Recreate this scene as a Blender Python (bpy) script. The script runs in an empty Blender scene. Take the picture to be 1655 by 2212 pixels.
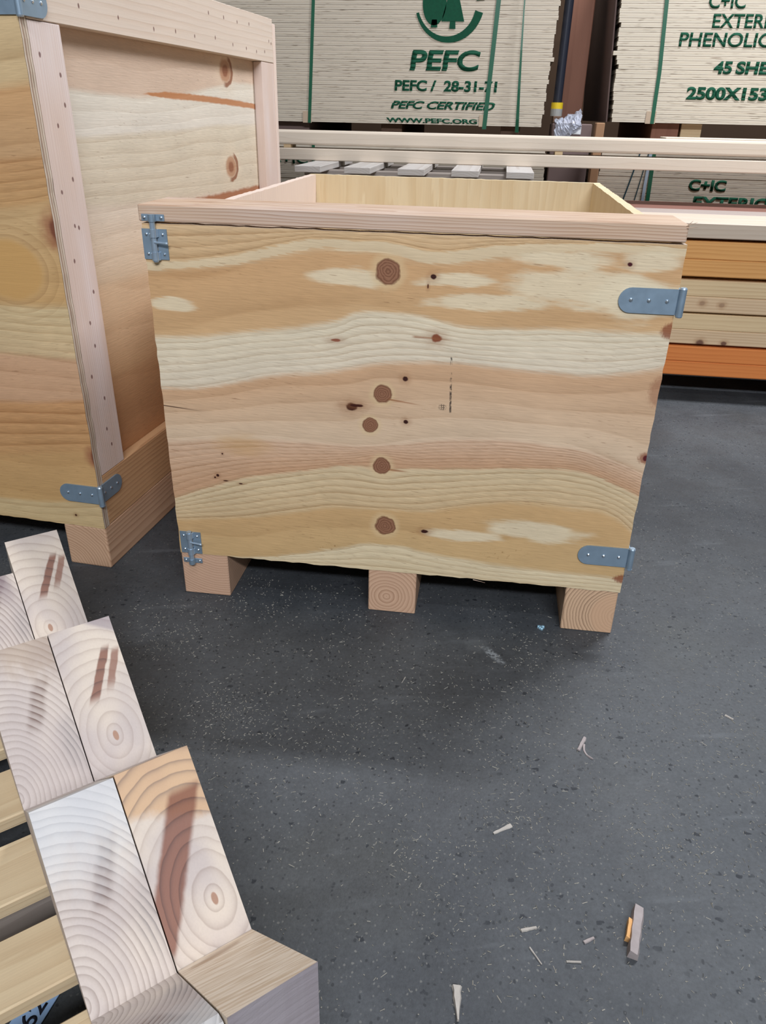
import bpy, bmesh, math, random
from math import sin, cos, pi, radians, atan2
from mathutils import Vector, Matrix

random.seed(7)
SC = bpy.context.scene
COL = SC.collection

# ------------------------------------------------------------------ camera, world, lamps, exposure
F_PX, PITCH, ROLL, YAW = 1649.5, 0.4800, 0.0221, 0.1315
CAM_POS = Vector((0.6337, -1.3861, 0.9762))
cam = bpy.data.cameras.new('camera')
cam.sensor_fit = 'VERTICAL'
cam.sensor_height = 24.0
cam.lens = F_PX * 24.0 / 2212
cam.clip_start = 0.02
camo = bpy.data.objects.new('camera', cam)
COL.objects.link(camo)
SC.camera = camo
_fw = Vector((-sin(YAW), cos(YAW), 0))
_rt = Vector((cos(YAW), sin(YAW), 0))
_f = _fw * cos(PITCH) - Vector((0, 0, 1)) * sin(PITCH)
_u = _fw * sin(PITCH) + Vector((0, 0, 1)) * cos(PITCH)
_r = _rt * cos(ROLL) + _u * sin(ROLL)
_u2 = -_rt * sin(ROLL) + _u * cos(ROLL)
camo.matrix_world = Matrix(((_r.x, _u2.x, -_f.x, CAM_POS.x), (_r.y, _u2.y, -_f.y, CAM_POS.y),
                            (_r.z, _u2.z, -_f.z, CAM_POS.z), (0, 0, 0, 1)))

w = bpy.data.worlds.new('world')
SC.world = w
w.use_nodes = True
w.node_tree.nodes['Background'].inputs[0].default_value = (0.86, 0.93, 1.0, 1)
w.node_tree.nodes['Background'].inputs[1].default_value = 0.10


def strip_lamp(name, loc, size_x, size_y, power, color=(0.945, 0.975, 1.04), aim=None):
    l = bpy.data.lights.new(name, 'AREA')
    l.shape = 'RECTANGLE'
    l.size, l.size_y = size_x, size_y
    l.energy = power
    l.color = color
    o = bpy.data.objects.new(name, l)
    o.location = loc
    if aim:
        o.rotation_euler = (Vector(aim) - Vector(loc)).to_track_quat('-Z', 'Y').to_euler()
    COL.objects.link(o)


strip_lamp('ceiling_strip_lamp', (0.7, -1.75, 3.9), 2.6, 0.16, 17)
strip_lamp('ceiling_strip_lamp', (1.5, -4.6, 3.9), 3.0, 0.2, 156, aim=(0.6, 0.5, 0.5))
strip_lamp('ceiling_strip_lamp', (2.2, 1.7, 3.9), 1.3, 0.16, 112)

SC.view_settings.view_transform = 'Standard'
SC.view_settings.look = 'None'
SC.view_settings.gamma = 1.0
SC.view_settings.use_curve_mapping = False
SC.view_settings.exposure = 0.62


# ------------------------------------------------------------------ shader expression helpers
def lin(c):
    c = c / 255.0
    return c / 12.92 if c <= 0.04045 else ((c + 0.055) / 1.055) ** 2.4


def rgb(r, g, b):
    return (lin(r), lin(g), lin(b), 1.0)


NT = None


class S:
    def __init__(self, s): self.s = s
    def __add__(self, o): return m('ADD', self, o)
    __radd__ = __add__
    def __sub__(self, o): return m('SUBTRACT', self, o)
    def __rsub__(self, o): return m('SUBTRACT', o, self)
    def __mul__(self, o): return m('MULTIPLY', self, o)
    __rmul__ = __mul__
    def __truediv__(self, o): return m('DIVIDE', self, o)


def put(n, i, v):
    if isinstance(v, S):
        NT.links.new(v.s, n.inputs[i])
    else:
        if isinstance(v, tuple) and n.inputs[i].type == 'VECTOR':
            v = v[:3]
        n.inputs[i].default_value = v


def m(op, *a, clamp=False):
    n = NT.nodes.new('ShaderNodeMath')
    n.operation = op
    n.use_clamp = clamp
    for i, v in enumerate(a):
        put(n, i, v)
    return S(n.outputs[0])


def clamp01(x): return m('ADD', x, 0.0, clamp=True)
def mx(a, b): return m('MAXIMUM', a, b)
def mn(a, b): return m('MINIMUM', a, b)
def fract(x): return m('FRACT', x)


def hyp(a, b): return m('SQRT', a * a + b * b)


def comb(x, y, z):
    n = NT.nodes.new('ShaderNodeCombineXYZ')
    put(n, 0, x); put(n, 1, y); put(n, 2, z)
    return S(n.outputs[0])


def noise(x, y, z, detail=2.0, rough=0.5):
    n = NT.nodes.new('ShaderNodeTexNoise')
    put(n, 'Vector', comb(x, y, z))
    n.inputs['Scale'].default_value = 1.0
    n.inputs['Detail'].default_value = detail
    n.inputs['Roughness'].default_value = rough
    return S(n.outputs[0])


def vor(x, y, z, rnd=1.0):
    n = NT.nodes.new('ShaderNodeTexVoronoi')
    put(n, 'Vector', comb(x, y, z))
    n.inputs['Scale'].default_value = 1.0
    n.inputs['Randomness'].default_value = rnd
    sp = NT.nodes.new('ShaderNodeSeparateColor')
    NT.links.new(n.outputs['Color'], sp.inputs[0])
    return S(n.outputs['Distance']), S(sp.outputs[0])


def sstep(a, b, x):
    n = NT.nodes.new('ShaderNodeMapRange')
    n.interpolation_type = 'SMOOTHSTEP'
    put(n, 0, x)
    if a <= b:
        n.inputs[1].default_value, n.inputs[2].default_value = a, b
        n.inputs[3].default_value, n.inputs[4].default_value = 0.0, 1.0
    else:
        n.inputs[1].default_value, n.inputs[2].default_value = b, a
        n.inputs[3].default_value, n.inputs[4].default_value = 1.0, 0.0
    return S(n.outputs[0])


def mix(f, a, b, blend='MIX'):
    n = NT.nodes.new('ShaderNodeMix')
    n.data_type = 'RGBA'
    n.blend_type = blend
    put(n, 0, f); put(n, 6, a); put(n, 7, b)
    return S(n.outputs[2])


def ramp(f, stops):
    n = NT.nodes.new('ShaderNodeValToRGB')
    e = n.color_ramp.elements
    while len(e) < len(stops):
        e.new(0.5)
    for el, (p, c) in zip(e, stops):
        el.position = max(0.0, min(1.0, p))
    for el, (p, c) in zip(e, stops):
        el.color = c
    put(n, 0, f)
    return S(n.outputs[0])


def fcurve(x, pts):
    n = NT.nodes.new('ShaderNodeFloatCurve')
    c = n.mapping.curves[0]
    pts = sorted(pts)
    while len(c.points) < len(pts):
        c.points.new(0.5, 0.5)
    for p, q in zip(c.points, pts):
        p.location = q
    n.mapping.extend = 'HORIZONTAL'
    n.mapping.update()
    n.inputs[0].default_value = 1.0
    put(n, 1, x)
    return S(n.outputs[0])


def mul_col(c, f):
    """scale colour c by scalar f"""
    n = NT.nodes.new('ShaderNodeVectorMath')
    n.operation = 'SCALE'
    put(n, 0, c)
    put(n, 'Scale', f)
    return S(n.outputs[0])


class Mat:
    def __init__(self, name):
        global NT
        self.m = bpy.data.materials.new(name)
        self.m.use_nodes = True
        NT = self.m.node_tree
        self.b = NT.nodes['Principled BSDF']
        tc = NT.nodes.new('ShaderNodeTexCoord')
        sp = NT.nodes.new('ShaderNodeSeparateXYZ')
        NT.links.new(tc.outputs['Object'], sp.inputs[0])
        self.x, self.y, self.z = (S(sp.outputs[i]) for i in range(3))
        oi = NT.nodes.new('ShaderNodeObjectInfo')
        self.rnd = S(oi.outputs['Random'])

    def done(self, color, rough=0.62, bump=None, bump_d=0.0006, metal=0.0, spec=0.3):
        put(self.b, 'Base Color', color)
        put(self.b, 'Roughness', rough)
        self.b.inputs['Metallic'].default_value = metal
        self.b.inputs['Specular IOR Level'].default_value = spec
        if bump is not None:
            n = NT.nodes.new('ShaderNodeBump')
            n.inputs['Strength'].default_value = 0.5
            n.inputs['Distance'].default_value = bump_d
            put(n, 'Height', bump)
            NT.links.new(n.outputs[0], self.b.inputs['Normal'])
        return self.m


def plain(name, c, rough=0.6, metal=0.0, var=0.12, scale=40, spec=0.3):
    M = Mat(name)
    n = noise(M.x * scale, M.y * scale, M.z * scale, 3)
    return M.done(mul_col(c, (n - 0.5) * (2 * var) + 1.0), rough, metal=metal, spec=spec)


def solid_wood(name, axis, pith, freq, early, late, wob=0.004, amp=0.7, sharp=2.0, drift=(0, 0), streak=0.12,
               rand=0.0, sap=None, knots=(), extra=None, rough=0.6):
    """Timber as a solid: growth rings around a pith running along 'axis' at cross position pith."""
    M = Mat(name)
    P = {'x': (M.x, M.y, M.z), 'y': (M.y, M.x, M.z), 'z': (M.z, M.x, M.y)}[axis]
    a, b, c = P
    if rand:
        off = M.rnd * 37.0
        a = a + off
        b0 = (fract(M.rnd * 17.3) - 0.5) * rand
        c0 = (fract(M.rnd * 91.7) - 0.5) * rand
        bb, cc = b - b0 - pith[0], c - c0 - pith[1]
    else:
        bb, cc = b - pith[0] - a * drift[0], c - pith[1] - a * drift[1]
    for (ka, kb, kr, ks) in knots:      # rings swell round a knot
        e = m('EXPONENT', (hyp(a - ka, b - kb) / kr) * (hyp(a - ka, b - kb) / kr) * -1.0)
        cc = cc + e * ks
    n1 = noise(a * 2.5, b * 22, c * 22, 3)
    n2 = noise(a * 2.5 + 31.0, b * 22, c * 22, 3)
    r = hyp(bb + (n1 - 0.5) * (2 * wob), cc + (n2 - 0.5) * (2 * wob))
    vary = noise(r * (freq * 0.23), 3.0, 1.0, 1)
    ph = r * freq + vary * 1.6
    f = fract(ph)
    line = m('POWER', f, sharp) * sstep(1.0, 0.9, f)
    strength = sstep(0.25, 0.75, noise(a * 3.0, r * (freq * 0.12), 7.0, 1)) * 0.6 + 0.4
    fine = noise(a * 9, b * 420, c * 420, 2)
    blot = noise(a * 3 + 5, b * 14, c * 14, 2)
    base = mix(sstep(0.3, 0.75, blot), early, sap or early)
    col = mix(clamp01(line * strength * amp), base, late)
    col = mul_col(col, (fine - 0.5) * streak + (blot - 0.5) * 0.10 + 1.0)
    if extra:
        col = extra(M, col, line)
    return M.done(col, rough, bump=fine * 0.6 + line * -0.5)


def ell(x, z, cx, cz, rx, rz, soft=0.25, wob=None):
    d = hyp((x - cx) / rx, (z - cz) / rz)
    if wob is not None:
        d = d + wob
    return sstep(1.0 + soft, 1.0 - soft, d)


def band_wood(name, ax, zr, bounds, cols, rings, amps, knots=(), darks=(), patches=(), marks=None, feather=0.004,
              patch_col=None, line_col=(0.52, 0.40, 0.28, 1), rough=0.6, flip=False):
    """Rotary-cut plywood face: bands between measured boundary curves, growth lines inside each band, knots.
    ax: axis letter of the horizontal coordinate; zr: (bottom, top); curves run over the horizontal coordinate h in 0..1"""
    M = Mat(name)
    h = M.x if ax == 'x' else M.y
    if flip:
        h = h * -1.0
    z = M.z
    zz = z
    for (kx, kz, kr) in knots:
        d2 = ((h - kx) * (h - kx) * 0.45 + (z - kz) * (z - kz)) / ((kr * 1.9) ** 2)
        zz = zz - (z - kz) * m('EXPONENT', d2 * -1.0) * 0.75
    big = noise(h * 4.2, zz * 9, 2.0, 2)
    fea = noise(h * 24 + zz * 20, zz * 300 + h * 26, 4.0, 3)
    zb = zz + (big - 0.5) * 0.016
    zp = zb + (fea - 0.5) * (0.5 * feather)
    zz = zb + (fea - 0.5) * (2 * feather)
    cur = [zr[1]] + [fcurve(h, b) for b in bounds] + [zr[0]]
    g, ph = None, None
    for i in range(len(cur) - 1):
        den = mx(cur[i] - cur[i + 1], 0.004) if isinstance(cur[i], S) or isinstance(cur[i + 1], S) else cur[i] - cur[i + 1]
        t = clamp01((cur[i] - zz) / den)
        tp = clamp01((cur[i] - zp) / den)
        g = t if g is None else g + t
        ph = tp * rings[i] if ph is None else ph + tp * rings[i]
    n = len(cols)
    stops, astops = [], []
    for i, c in enumerate(cols):
        ca, cb = c if isinstance(c[0], tuple) else (c, c)
        stops += [((i + 0.05) / n, ca), ((i + 0.95) / n, cb)]
        astops += [((i + 0.04) / n, (amps[i],) * 3 + (1,)), ((i + 0.96) / n, (amps[i],) * 3 + (1,))]
    gn = g / float(n)
    base = ramp(gn, stops)
    amp = ramp(gn, astops)
    phn = ph + noise(h * 2.4, zp * 5, 9.0, 1) * 1.3
    f = fract(phn)
    line = m('POWER', f, 2.1) * sstep(1.0, 0.90, f)
    brk = sstep(0.2, 0.7, noise(h * 3.3, phn * 0.9, 1.0, 2)) * 0.75 + 0.25
    col = mix(clamp01(amp * line * brk), base, mix(0.80, base, line_col, 'MULTIPLY'))
    wob = (noise(h * 14, z * 50, 3.3, 3) - 0.5) * 1.3
    pc = patch_col or rgb(222, 202, 168)
    for (px, pz, rx, rz) in patches:
        col = mix(ell(h, zz, px, pz, rx, rz, 0.28, wob) * 0.85, col, pc)
    # fine grain and short dark pores
    fine = noise(h * 16, z * 520, 0.5, 2)
    strk = noise(h * 30 + z * 12, z * 380 + h * 34, 21.0, 2)
    pores = sstep(0.62, 0.76, noise(h * 40 + z * 20, z * 460 + h * 40, 8.0, 2)) * sstep(0.42, 0.60, noise(h * 5, z * 9, 6.0, 1))
    blot = noise(h * 6, z * 12, 12.0, 3)
    col = mul_col(col, (fine - 0.5) * 0.14 + (blot - 0.5) * 0.22 + (strk - 0.5) * (amp * 0.42 + 0.12) + 1.0)
    col = mix(pores * 0.6, col, rgb(120, 80, 50))
    for (kx, kz, kr) in knots:
        w2 = (noise(h * 60, z * 60, 4.0, 2) - 0.5) * 0.5
        d = hyp((h - kx) / kr, (z - kz) / kr) + w2
        col = mix(sstep(1.9, 1.15, d) * 0.55, col, rgb(222, 194, 150))
        col = mix(sstep(1.12, 0.95, d), col, mix(sstep(0.3, 0.9, fract(d * 4.0 + w2)), rgb(152, 108, 82), rgb(124, 82, 60)))
        col = mix(sstep(0.12, 0.03, m('ABSOLUTE', d - 1.04)) * 0.5, col, rgb(112, 68, 44))
    for (kx, kz, rx, rz, c) in darks:
        w3 = (noise(h * 90, z * 90, 7.0, 2) - 0.5) * 0.7
        col = mix(ell(h, z, kx, kz, rx * 2.2, rz * 2.2, 0.7, w3) * 0.35, col, rgb(150, 100, 66))
        col = mix(ell(h, z, kx, kz, rx, rz, 0.25, w3), col, c)
    if marks:
        col = marks(M, h, z, col)
    return M.done(col, rough, bump=fine + line * -0.6, bump_d=0.0007)


# ------------------------------------------------------------------ mesh helpers
def box(bm, x0, x1, y0, y1, z0, z1, bev=0.0, seg=1):
    vs = [bm.verts.new((x, y, z)) for x in (x0, x1) for y in (y0, y1) for z in (z0, z1)]
    q = [(0, 1, 3, 2), (4, 6, 7, 5), (0, 4, 5, 1), (2, 3, 7, 6), (0, 2, 6, 4), (1, 5, 7, 3)]
    fs = [bm.faces.new([vs[i] for i in f]) for f in q]
    if bev:
        es = list({e for f in fs for e in f.edges})
        bmesh.ops.bevel(bm, geom=es, offset=bev, segments=seg, profile=0.5, affect='EDGES')


def cyl(bm, p0, p1, r0, r1=None, n=16):
    r1 = r0 if r1 is None else r1
    p0, p1 = Vector(p0), Vector(p1)
    d = (p1 - p0).normalized()
    s = d.orthogonal().normalized()
    t = d.cross(s)
    A = [bm.verts.new(p0 + (s * cos(2 * pi * i / n) + t * sin(2 * pi * i / n)) * r0) for i in range(n)]
    B = [bm.verts.new(p1 + (s * cos(2 * pi * i / n) + t * sin(2 * pi * i / n)) * r1) for i in range(n)]
    for i in range(n):
        j = (i + 1) % n
        bm.faces.new((A[i], A[j], B[j], B[i]))
    bm.faces.new(A[::-1])
    bm.faces.new(B)


def prism(bm, pts, fn, d0, d1):
    """polygon pts (a,b) extruded from depth d0 to d1; fn(a,b,d) -> xyz"""
    A = [bm.verts.new(fn(a, b, d0)) for a, b in pts]
    B = [bm.verts.new(fn(a, b, d1)) for a, b in pts]
    n = len(pts)
    for i in range(n):
        j = (i + 1) % n
        bm.faces.new((A[i], A[j], B[j], B[i]))
    fs = [bm.faces.new(A[::-1]), bm.faces.new(B)]
    for f in fs:
        f.normal_update()
    bmesh.ops.triangulate(bm, faces=fs)


def obj(name, bm, mat, parent=None, loc=(0, 0, 0), rotz=0.0, smooth=False):
    bmesh.ops.recalc_face_normals(bm, faces=bm.faces[:])
    me = bpy.data.meshes.new(name)
    bm.to_mesh(me)
    bm.free()
    if mat:
        me.materials.append(mat)
    if smooth:
        for p in me.polygons:
            p.use_smooth = True
    o = bpy.data.objects.new(name, me)
    o.location = loc
    o.rotation_euler = (0, 0, rotz)
    COL.objects.link(o)
    if parent:
        o.parent = parent
    return o


def boxobj(name, b, mat, parent=None, bev=0.002, loc=(0, 0, 0), rotz=0.0, seg=1):
    bm = bmesh.new()
    box(bm, *b, bev=bev, seg=seg)
    return obj(name, bm, mat, parent, loc, rotz)


def tag(o, label, cat, group=None, kind=None):
    o['label'] = label
    o['category'] = cat
    if group:
        o['group'] = group
    if kind:
        o['kind'] = kind
    return o


def thing(name, label, cat, loc=(0, 0, 0), rotz=0.0, group=None):
    o = bpy.data.objects.new(name, None)
    o.empty_display_size = 0.05
    o.location = loc
    o.rotation_euler = (0, 0, rotz)
    COL.objects.link(o)
    return tag(o, label, cat, group)


def copy_tree(o, parent=None, mats=None):
    c = o.copy()
    COL.objects.link(c)
    if parent:
        c.parent = parent
    for ch in list(o.children):
        copy_tree(ch, c)
    return c


# ------------------------------------------------------------------ materials
def floor_material():
    M = Mat('worn_concrete')
    x, y = M.x, M.y
    big = noise(x * 1.3, y * 1.3, 0.0, 4, 0.6)
    mid = noise(x * 7, y * 7, 3.0, 4, 0.6)
    fine = noise(x * 160, y * 160, 1.0, 3, 0.7)
    c = mix(sstep(0.34, 0.66, big), rgb(58, 61, 65), rgb(80, 83, 86))
    c = mix(sstep(0.5, 0.75, noise(x * 2.1, y * 2.1, 7.0, 3)) * 0.35, c, rgb(80, 80, 74))
    c = mul_col(c, (mid - 0.5) * 0.5 + (fine - 0.5) * 0.75 + (noise(x * 45, y * 45, 2.0, 3) - 0.5) * 0.4 + 1.0)
    # exposed dark aggregate and pale grit
    d, k = vor(x * 66 + noise(x * 110, y * 110, 2.0, 1) * 1.4, y * 66, 0.0)
    c = mix(sstep(0.30, 0.20, d) * sstep(0.74, 0.80, k) * sstep(0.35, 0.6, mid) * 0.85, c, rgb(32, 36, 42))
    d2, k2 = vor(x * 110, y * 110 + noise(x * 90, y * 90, 5.0, 1), 4.0)
    c = mix(sstep(0.30, 0.16, d2) * sstep(0.66, 0.74, k2) * 0.7, c, rgb(40, 43, 46))
    d3, k3 = vor(x * 190 + noise(x * 120, y * 120, 8.0, 1), y * 150, 9.0)
    c = mix(sstep(0.32, 0.18, d3) * sstep(0.70, 0.80, k3) * sstep(0.35, 0.6, mid) * 0.55, c, rgb(128, 127, 122))
    # old scuffs further back and white smear near the crate
    sc = noise(x * 3 + y * 4, y * 22 - x * 6, 2.0, 3)
    c = mix(sstep(0.62, 0.75, sc) * 0.25, c, rgb(112, 116, 120))
    wob = (noise(x * 70, y * 70, 6.0, 3) - 0.5) * 1.6
    u = (x - 0.70) * 0.65 + (y + 0.115) * -0.76
    v = (x - 0.70) * 0.76 + (y + 0.115) * 0.65
    c = mix(ell(u, v, 0.0, 0.0, 0.026, 0.008, 0.6, wob) * sstep(0.35, 0.6, noise(x * 160, y * 160, 3.0, 2)) * 0.75, c, rgb(156, 162, 166))
    c = mix(ell(x, y, 0.665, -0.085, 0.025, 0.02, 0.6, wob) * 0.25, c, rgb(120, 124, 126))
    return M.done(c, sstep(0.2, 0.8, mid) * 0.2 + 0.52, bump=fine + mid, bump_d=0.0012, spec=0.35)


PINE_E, PINE_L = rgb(217, 190, 154), rgb(170, 122, 80)


def main_front():
    B1 = [(0.017, 0.722), (0.131, 0.737), (0.195, 0.751), (0.257, 0.768), (0.327, 0.781), (0.394, 0.775), (0.43, 0.772), (0.483, 0.766), (0.532, 0.765), (0.641, 0.780), (0.771, 0.79), (0.938, 0.789)]
    B2 = [(0.016, 0.71), (0.13, 0.724), (0.194, 0.736), (0.257, 0.751), (0.327, 0.765), (0.394, 0.757), (0.43, 0.750), (0.484, 0.744), (0.644, 0.76), (0.775, 0.776), (0.943, 0.774)]
    B3 = [(0.0, 0.587), (0.112, 0.596), (0.202, 0.606), (0.3, 0.621), (0.363, 0.637), (0.394, 0.653), (0.441, 0.659), (0.502, 0.656), (0.582, 0.638), (0.675, 0.638), (0.766, 0.643), (0.945, 0.644)]
    B4 = [(0.001, 0.487), (0.083, 0.495), (0.157, 0.509), (0.23, 0.526), (0.326, 0.54), (0.385, 0.551), (0.451, 0.564), (0.568, 0.57), (0.61, 0.569), (0.682, 0.566), (0.776, 0.564), (0.869, 0.567), (0.95, 0.585)]
    B5 = [(0.0, 0.374), (0.137, 0.384), (0.281, 0.391), (0.422, 0.392), (0.603, 0.42), (0.78, 0.42), (0.868, 0.407), (0.96, 0.372)]
    B6 = [(0.0, 0.241), (0.13, 0.29), (0.269, 0.325), (0.385, 0.35), (0.509, 0.35), (0.626, 0.359), (0.726, 0.371), (0.843, 0.372), (0.905, 0.348), (0.95, 0.329)]
    B7 = [(0.0, 0.188), (0.136, 0.206), (0.216, 0.22), (0.294, 0.236), (0.346, 0.247), (0.453, 0.245), (0.52, 0.255), (0.613, 0.274), (0.734, 0.295), (0.824, 0.293), (0.9, 0.284), (0.95, 0.249)]
    B8 = [(0.002, 0.103), (0.183, 0.112), (0.265, 0.128), (0.358, 0.149), (0.422, 0.172), (0.497, 0.172), (0.523, 0.163), (0.654, 0.148), (0.782, 0.141), (0.945, 0.138)]
    cream, cream2 = rgb(230, 216, 188), rgb(224, 202, 166)
    orange, orange2 = rgb(204, 160, 112), rgb(204, 164, 116)
    pink, pink2 = rgb(220, 186, 156), rgb(216, 188, 158)
    K = rgb(56, 22, 16)
    red = rgb(140, 76, 50)

    def marks(M, h, z, col):
        # dark ink smears: a dashed vertical line and a small smudged stamp beside its foot
        n = noise(h * 300, z * 140, 2.0, 2)
        n2 = noise(h * 20, z * 75, 5.0, 1)
        xl = h - ((z - 0.475) * -0.04 + 0.5755)
        v = sstep(0.0026, 0.0012, m('ABSOLUTE', xl)) * sstep(0.60, 0.595, z) * sstep(0.472, 0.476, z)
        low = sstep(0.535, 0.48, z)
        col = mix(v * sstep(0.56, 0.44, n2 - low * 0.25) * sstep(0.62, 0.38, n - low * 0.1) * 0.9, col, rgb(62, 52, 46))
        st = ell(h, z, 0.560, 0.4835, 0.0075, 0.006, 0.3)
        gr = mx(sstep(0.0, 0.6, m('SINE', h * 1500.0)), sstep(0.2, 0.7, m('SINE', z * 1500.0)))
        col = mix(st * gr * sstep(0.3, 0.5, n) * 0.8, col, rgb(70, 58, 50))
        # a long split running in from the left edge
        cr = sstep(0.0016, 0.0004, m('ABSOLUTE', z - ((h - 0.0) * -0.085 + 0.4485))) * sstep(0.10, 0.02, h)
        col = mix(cr * 0.9, col, rgb(60, 30, 22))
        # brown growth scar beside the lower knots and yellow stain
        for (x0, x1, zc, sl) in ((0.458, 0.53, 0.492, -0.12), (0.462, 0.51, 0.345, -0.06), (0.50, 0.585, 0.6155, -0.03)):
            s = sstep(0.0035, 0.0006, m('ABSOLUTE', z - ((h - x0) * sl + zc)) + (h - x0) * 0.03)
            col = mix(s * sstep(x0 - 0.006, x0 + 0.004, h) * sstep(x1, x1 - 0.03, h) * 0.75, col, rgb(150, 92, 54))
        col = mix(ell(h, z, 0.16, 0.375, 0.05, 0.02, 0.7, (n2 - 0.5) * 1.2) * 0.45, col, rgb(200, 156, 96))
        # bark wedges bitten into the right edge
        for (cx, cz, rx, rz, s) in ((0.951, 0.650, 0.017, 0.014, 1), (0.955, 0.54, 0.022, 0.03, 0.55), (0.952, 0.409, 0.016, 0.012, 0.9), (0.956, 0.139, 0.024, 0.010, 1)):
            col = mix(ell(h, z, cx, cz, rx, rz, 0.3, (n - 0.5) * 0.7) * s * 0.85, col, red)
        col = mix(ell(h, z, 0.949, 0.409, 0.005, 0.006, 0.3), col, rgb(90, 30, 34))
        # specks of brown under the left hinge row
        col = mix(sstep(0.62, 0.72, noise(h * 130, z * 130, 6.0, 2)) * ell(h, z, 0.33, 0.165, 0.03, 0.02, 0.6) * 0.8, col, rgb(138, 98, 54))
        col = mix(sstep(0.60, 0.72, noise(h * 120, z * 120, 9.0, 2)) * ell(h, z, 0.70, 0.175, 0.04, 0.014, 0.6) * 0.8, col, rgb(150, 110, 62))
        return col

    return band_wood('rotary_pine_front', 'x', (0.1, 0.7985), [B1, B2, B3, B4, B5, B6, B7, B8],
                     [(rgb(222, 190, 148), rgb(214, 180, 136)), cream2, (rgb(208, 166, 120), rgb(212, 174, 128)), (cream, rgb(230, 216, 192)),
                      (rgb(212, 172, 134), rgb(224, 198, 168)), (pink, rgb(206, 164, 128)), (rgb(222, 200, 162), rgb(216, 188, 146)),
                      (rgb(210, 172, 122), rgb(210, 176, 126)), (rgb(230, 212, 176), rgb(228, 208, 170))],
                     [3.6, 0.6, 1.2, 7, 4.0, 9, 6.2, 1.4, 4.2],
                     [1.0, 0.3, 0.5, 0.75, 0.5, 0.9, 1.0, 0.5, 0.75],
                     knots=[(0.45, 0.729, 0.021), (0.444, 0.502, 0.0165), (0.421, 0.437, 0.0145), (0.446, 0.352, 0.0165), (0.455, 0.217, 0.0195)],
                     darks=[(0.531, 0.724, 0.0055, 0.0045, K), (0.542, 0.615, 0.009, 0.0075, rgb(138, 78, 52)), (0.487, 0.535, 0.005, 0.005, K),
                            (0.491, 0.449, 0.0045, 0.0042, K), (0.384, 0.472, 0.011, 0.0075, rgb(66, 26, 16)), (0.394, 0.4755, 0.013, 0.003, rgb(66, 26, 16)),
                            (0.538, 0.211, 0.0075, 0.004, K), (0.863, 0.759, 0.0042, 0.0035, rgb(70, 14, 24)), (0.354, 0.601, 0.009, 0.003, rgb(150, 92, 70)),
                            (0.101, 0.302, 0.003, 0.003, K), (0.095, 0.297, 0.002, 0.002, K), (0.118, 0.291, 0.006, 0.0012, K), (0.150, 0.287, 0.004, 0.0013, K),
                            (0.522, 0.707, 0.0016, 0.004, rgb(100, 60, 40)), (0.115, 0.352, 0.0018, 0.0018, K)],
                     patches=[(0.574, 0.722, 0.06, 0.011), (0.372, 0.717, 0.065, 0.013), (0.044, 0.653, 0.042, 0.012), (0.756, 0.235, 0.10, 0.022),
                              (0.618, 0.208, 0.075, 0.013), (0.635, 0.684, 0.11, 0.014), (0.80, 0.715, 0.13, 0.03), (0.76, 0.762, 0.08, 0.014), (0.90, 0.765, 0.05, 0.02),
                              (0.88, 0.70, 0.07, 0.035)],
                     marks=marks, feather=0.007, patch_col=rgb(230, 214, 182))


def big_crate_side():
    # h runs 0..1 to the LEFT of the corner (h = -x)
    L = lambda pts: [(a, b) for a, b in pts]
    cols = [(rgb(216, 190, 146), rgb(214, 186, 142)), (rgb(210, 166, 118), rgb(206, 166, 122)), (rgb(206, 160, 112), rgb(204, 162, 112)),
            (rgb(214, 180, 132), rgb(210, 170, 116)), (rgb(222, 198, 154), rgb(218, 190, 148)), (rgb(214, 172, 136), rgb(210, 168, 132)),
            (rgb(206, 156, 108), rgb(204, 158, 108)), (rgb(206, 164, 112), rgb(206, 166, 112)), (rgb(216, 190, 144), rgb(214, 186, 138))]

    def marks(M, h, z, col):
        w2 = (noise(h * 40, z * 40, 4.0, 2) - 0.5) * 0.8
        d = hyp((h - 0.115) / 1.25, z - 0.685)
        col = mix(sstep(0.066, 0.050, d + w2 * 0.01), col, rgb(208, 164, 104))
        rr = fract(d * 58.0 + w2 * 0.3)
        col = mix(sstep(0.14, 0.06, d) * sstep(0.055, 0.065, d) * m('POWER', rr, 2.0) * 0.45, col, rgb(168, 128, 84))
        for (kx, kz, rx, rz) in ((-0.003, 0.767, 0.03, 0.036), (-0.004, 0.288, 0.022, 0.026)):
            col = mix(ell(h, z, kx, kz, rx, rz, 0.45, w2) * 0.75, col, rgb(158, 100, 72))
            col = mix(ell(h, z, kx, kz, rx * 0.4, rz * 0.6, 0.4, w2) * 0.8, col, rgb(112, 58, 44))
        return col
    return band_wood('rotary_pine_side', 'x', (0.10, 1.24),
                     [L([(0, 1.012), (0.1, 1.002), (0.3, 0.99), (1, 0.99)]), L([(0, 0.895), (0.1, 0.885), (0.3, 0.87), (1, 0.86)]),
                      L([(0, 0.82), (0.1, 0.80), (1, 0.78)]), L([(0, 0.62), (0.16, 0.611), (0.4, 0.60), (1, 0.6)]),
                      L([(0, 0.512), (0.18, 0.512), (1, 0.50)]), L([(0, 0.42), (0.2, 0.40), (1, 0.40)]), L([(0, 0.305), (0.1, 0.29), (0.235, 0.272), (1, 0.26)]),
                      L([(0, 0.185), (0.1, 0.165), (0.27, 0.155), (1, 0.16)])],
                     cols, [4, 3, 5, 3, 6, 3, 5, 1.5, 3], [0.7, 0.4, 0.85, 0.35, 0.75, 0.45, 1.0, 0.35, 0.6],
                     darks=[(0.07, 0.135, 0.003, 0.003, rgb(90, 60, 40)), (0.0, 0.179, 0.006, 0.005, rgb(90, 66, 44))], marks=marks, flip=True)


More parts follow.
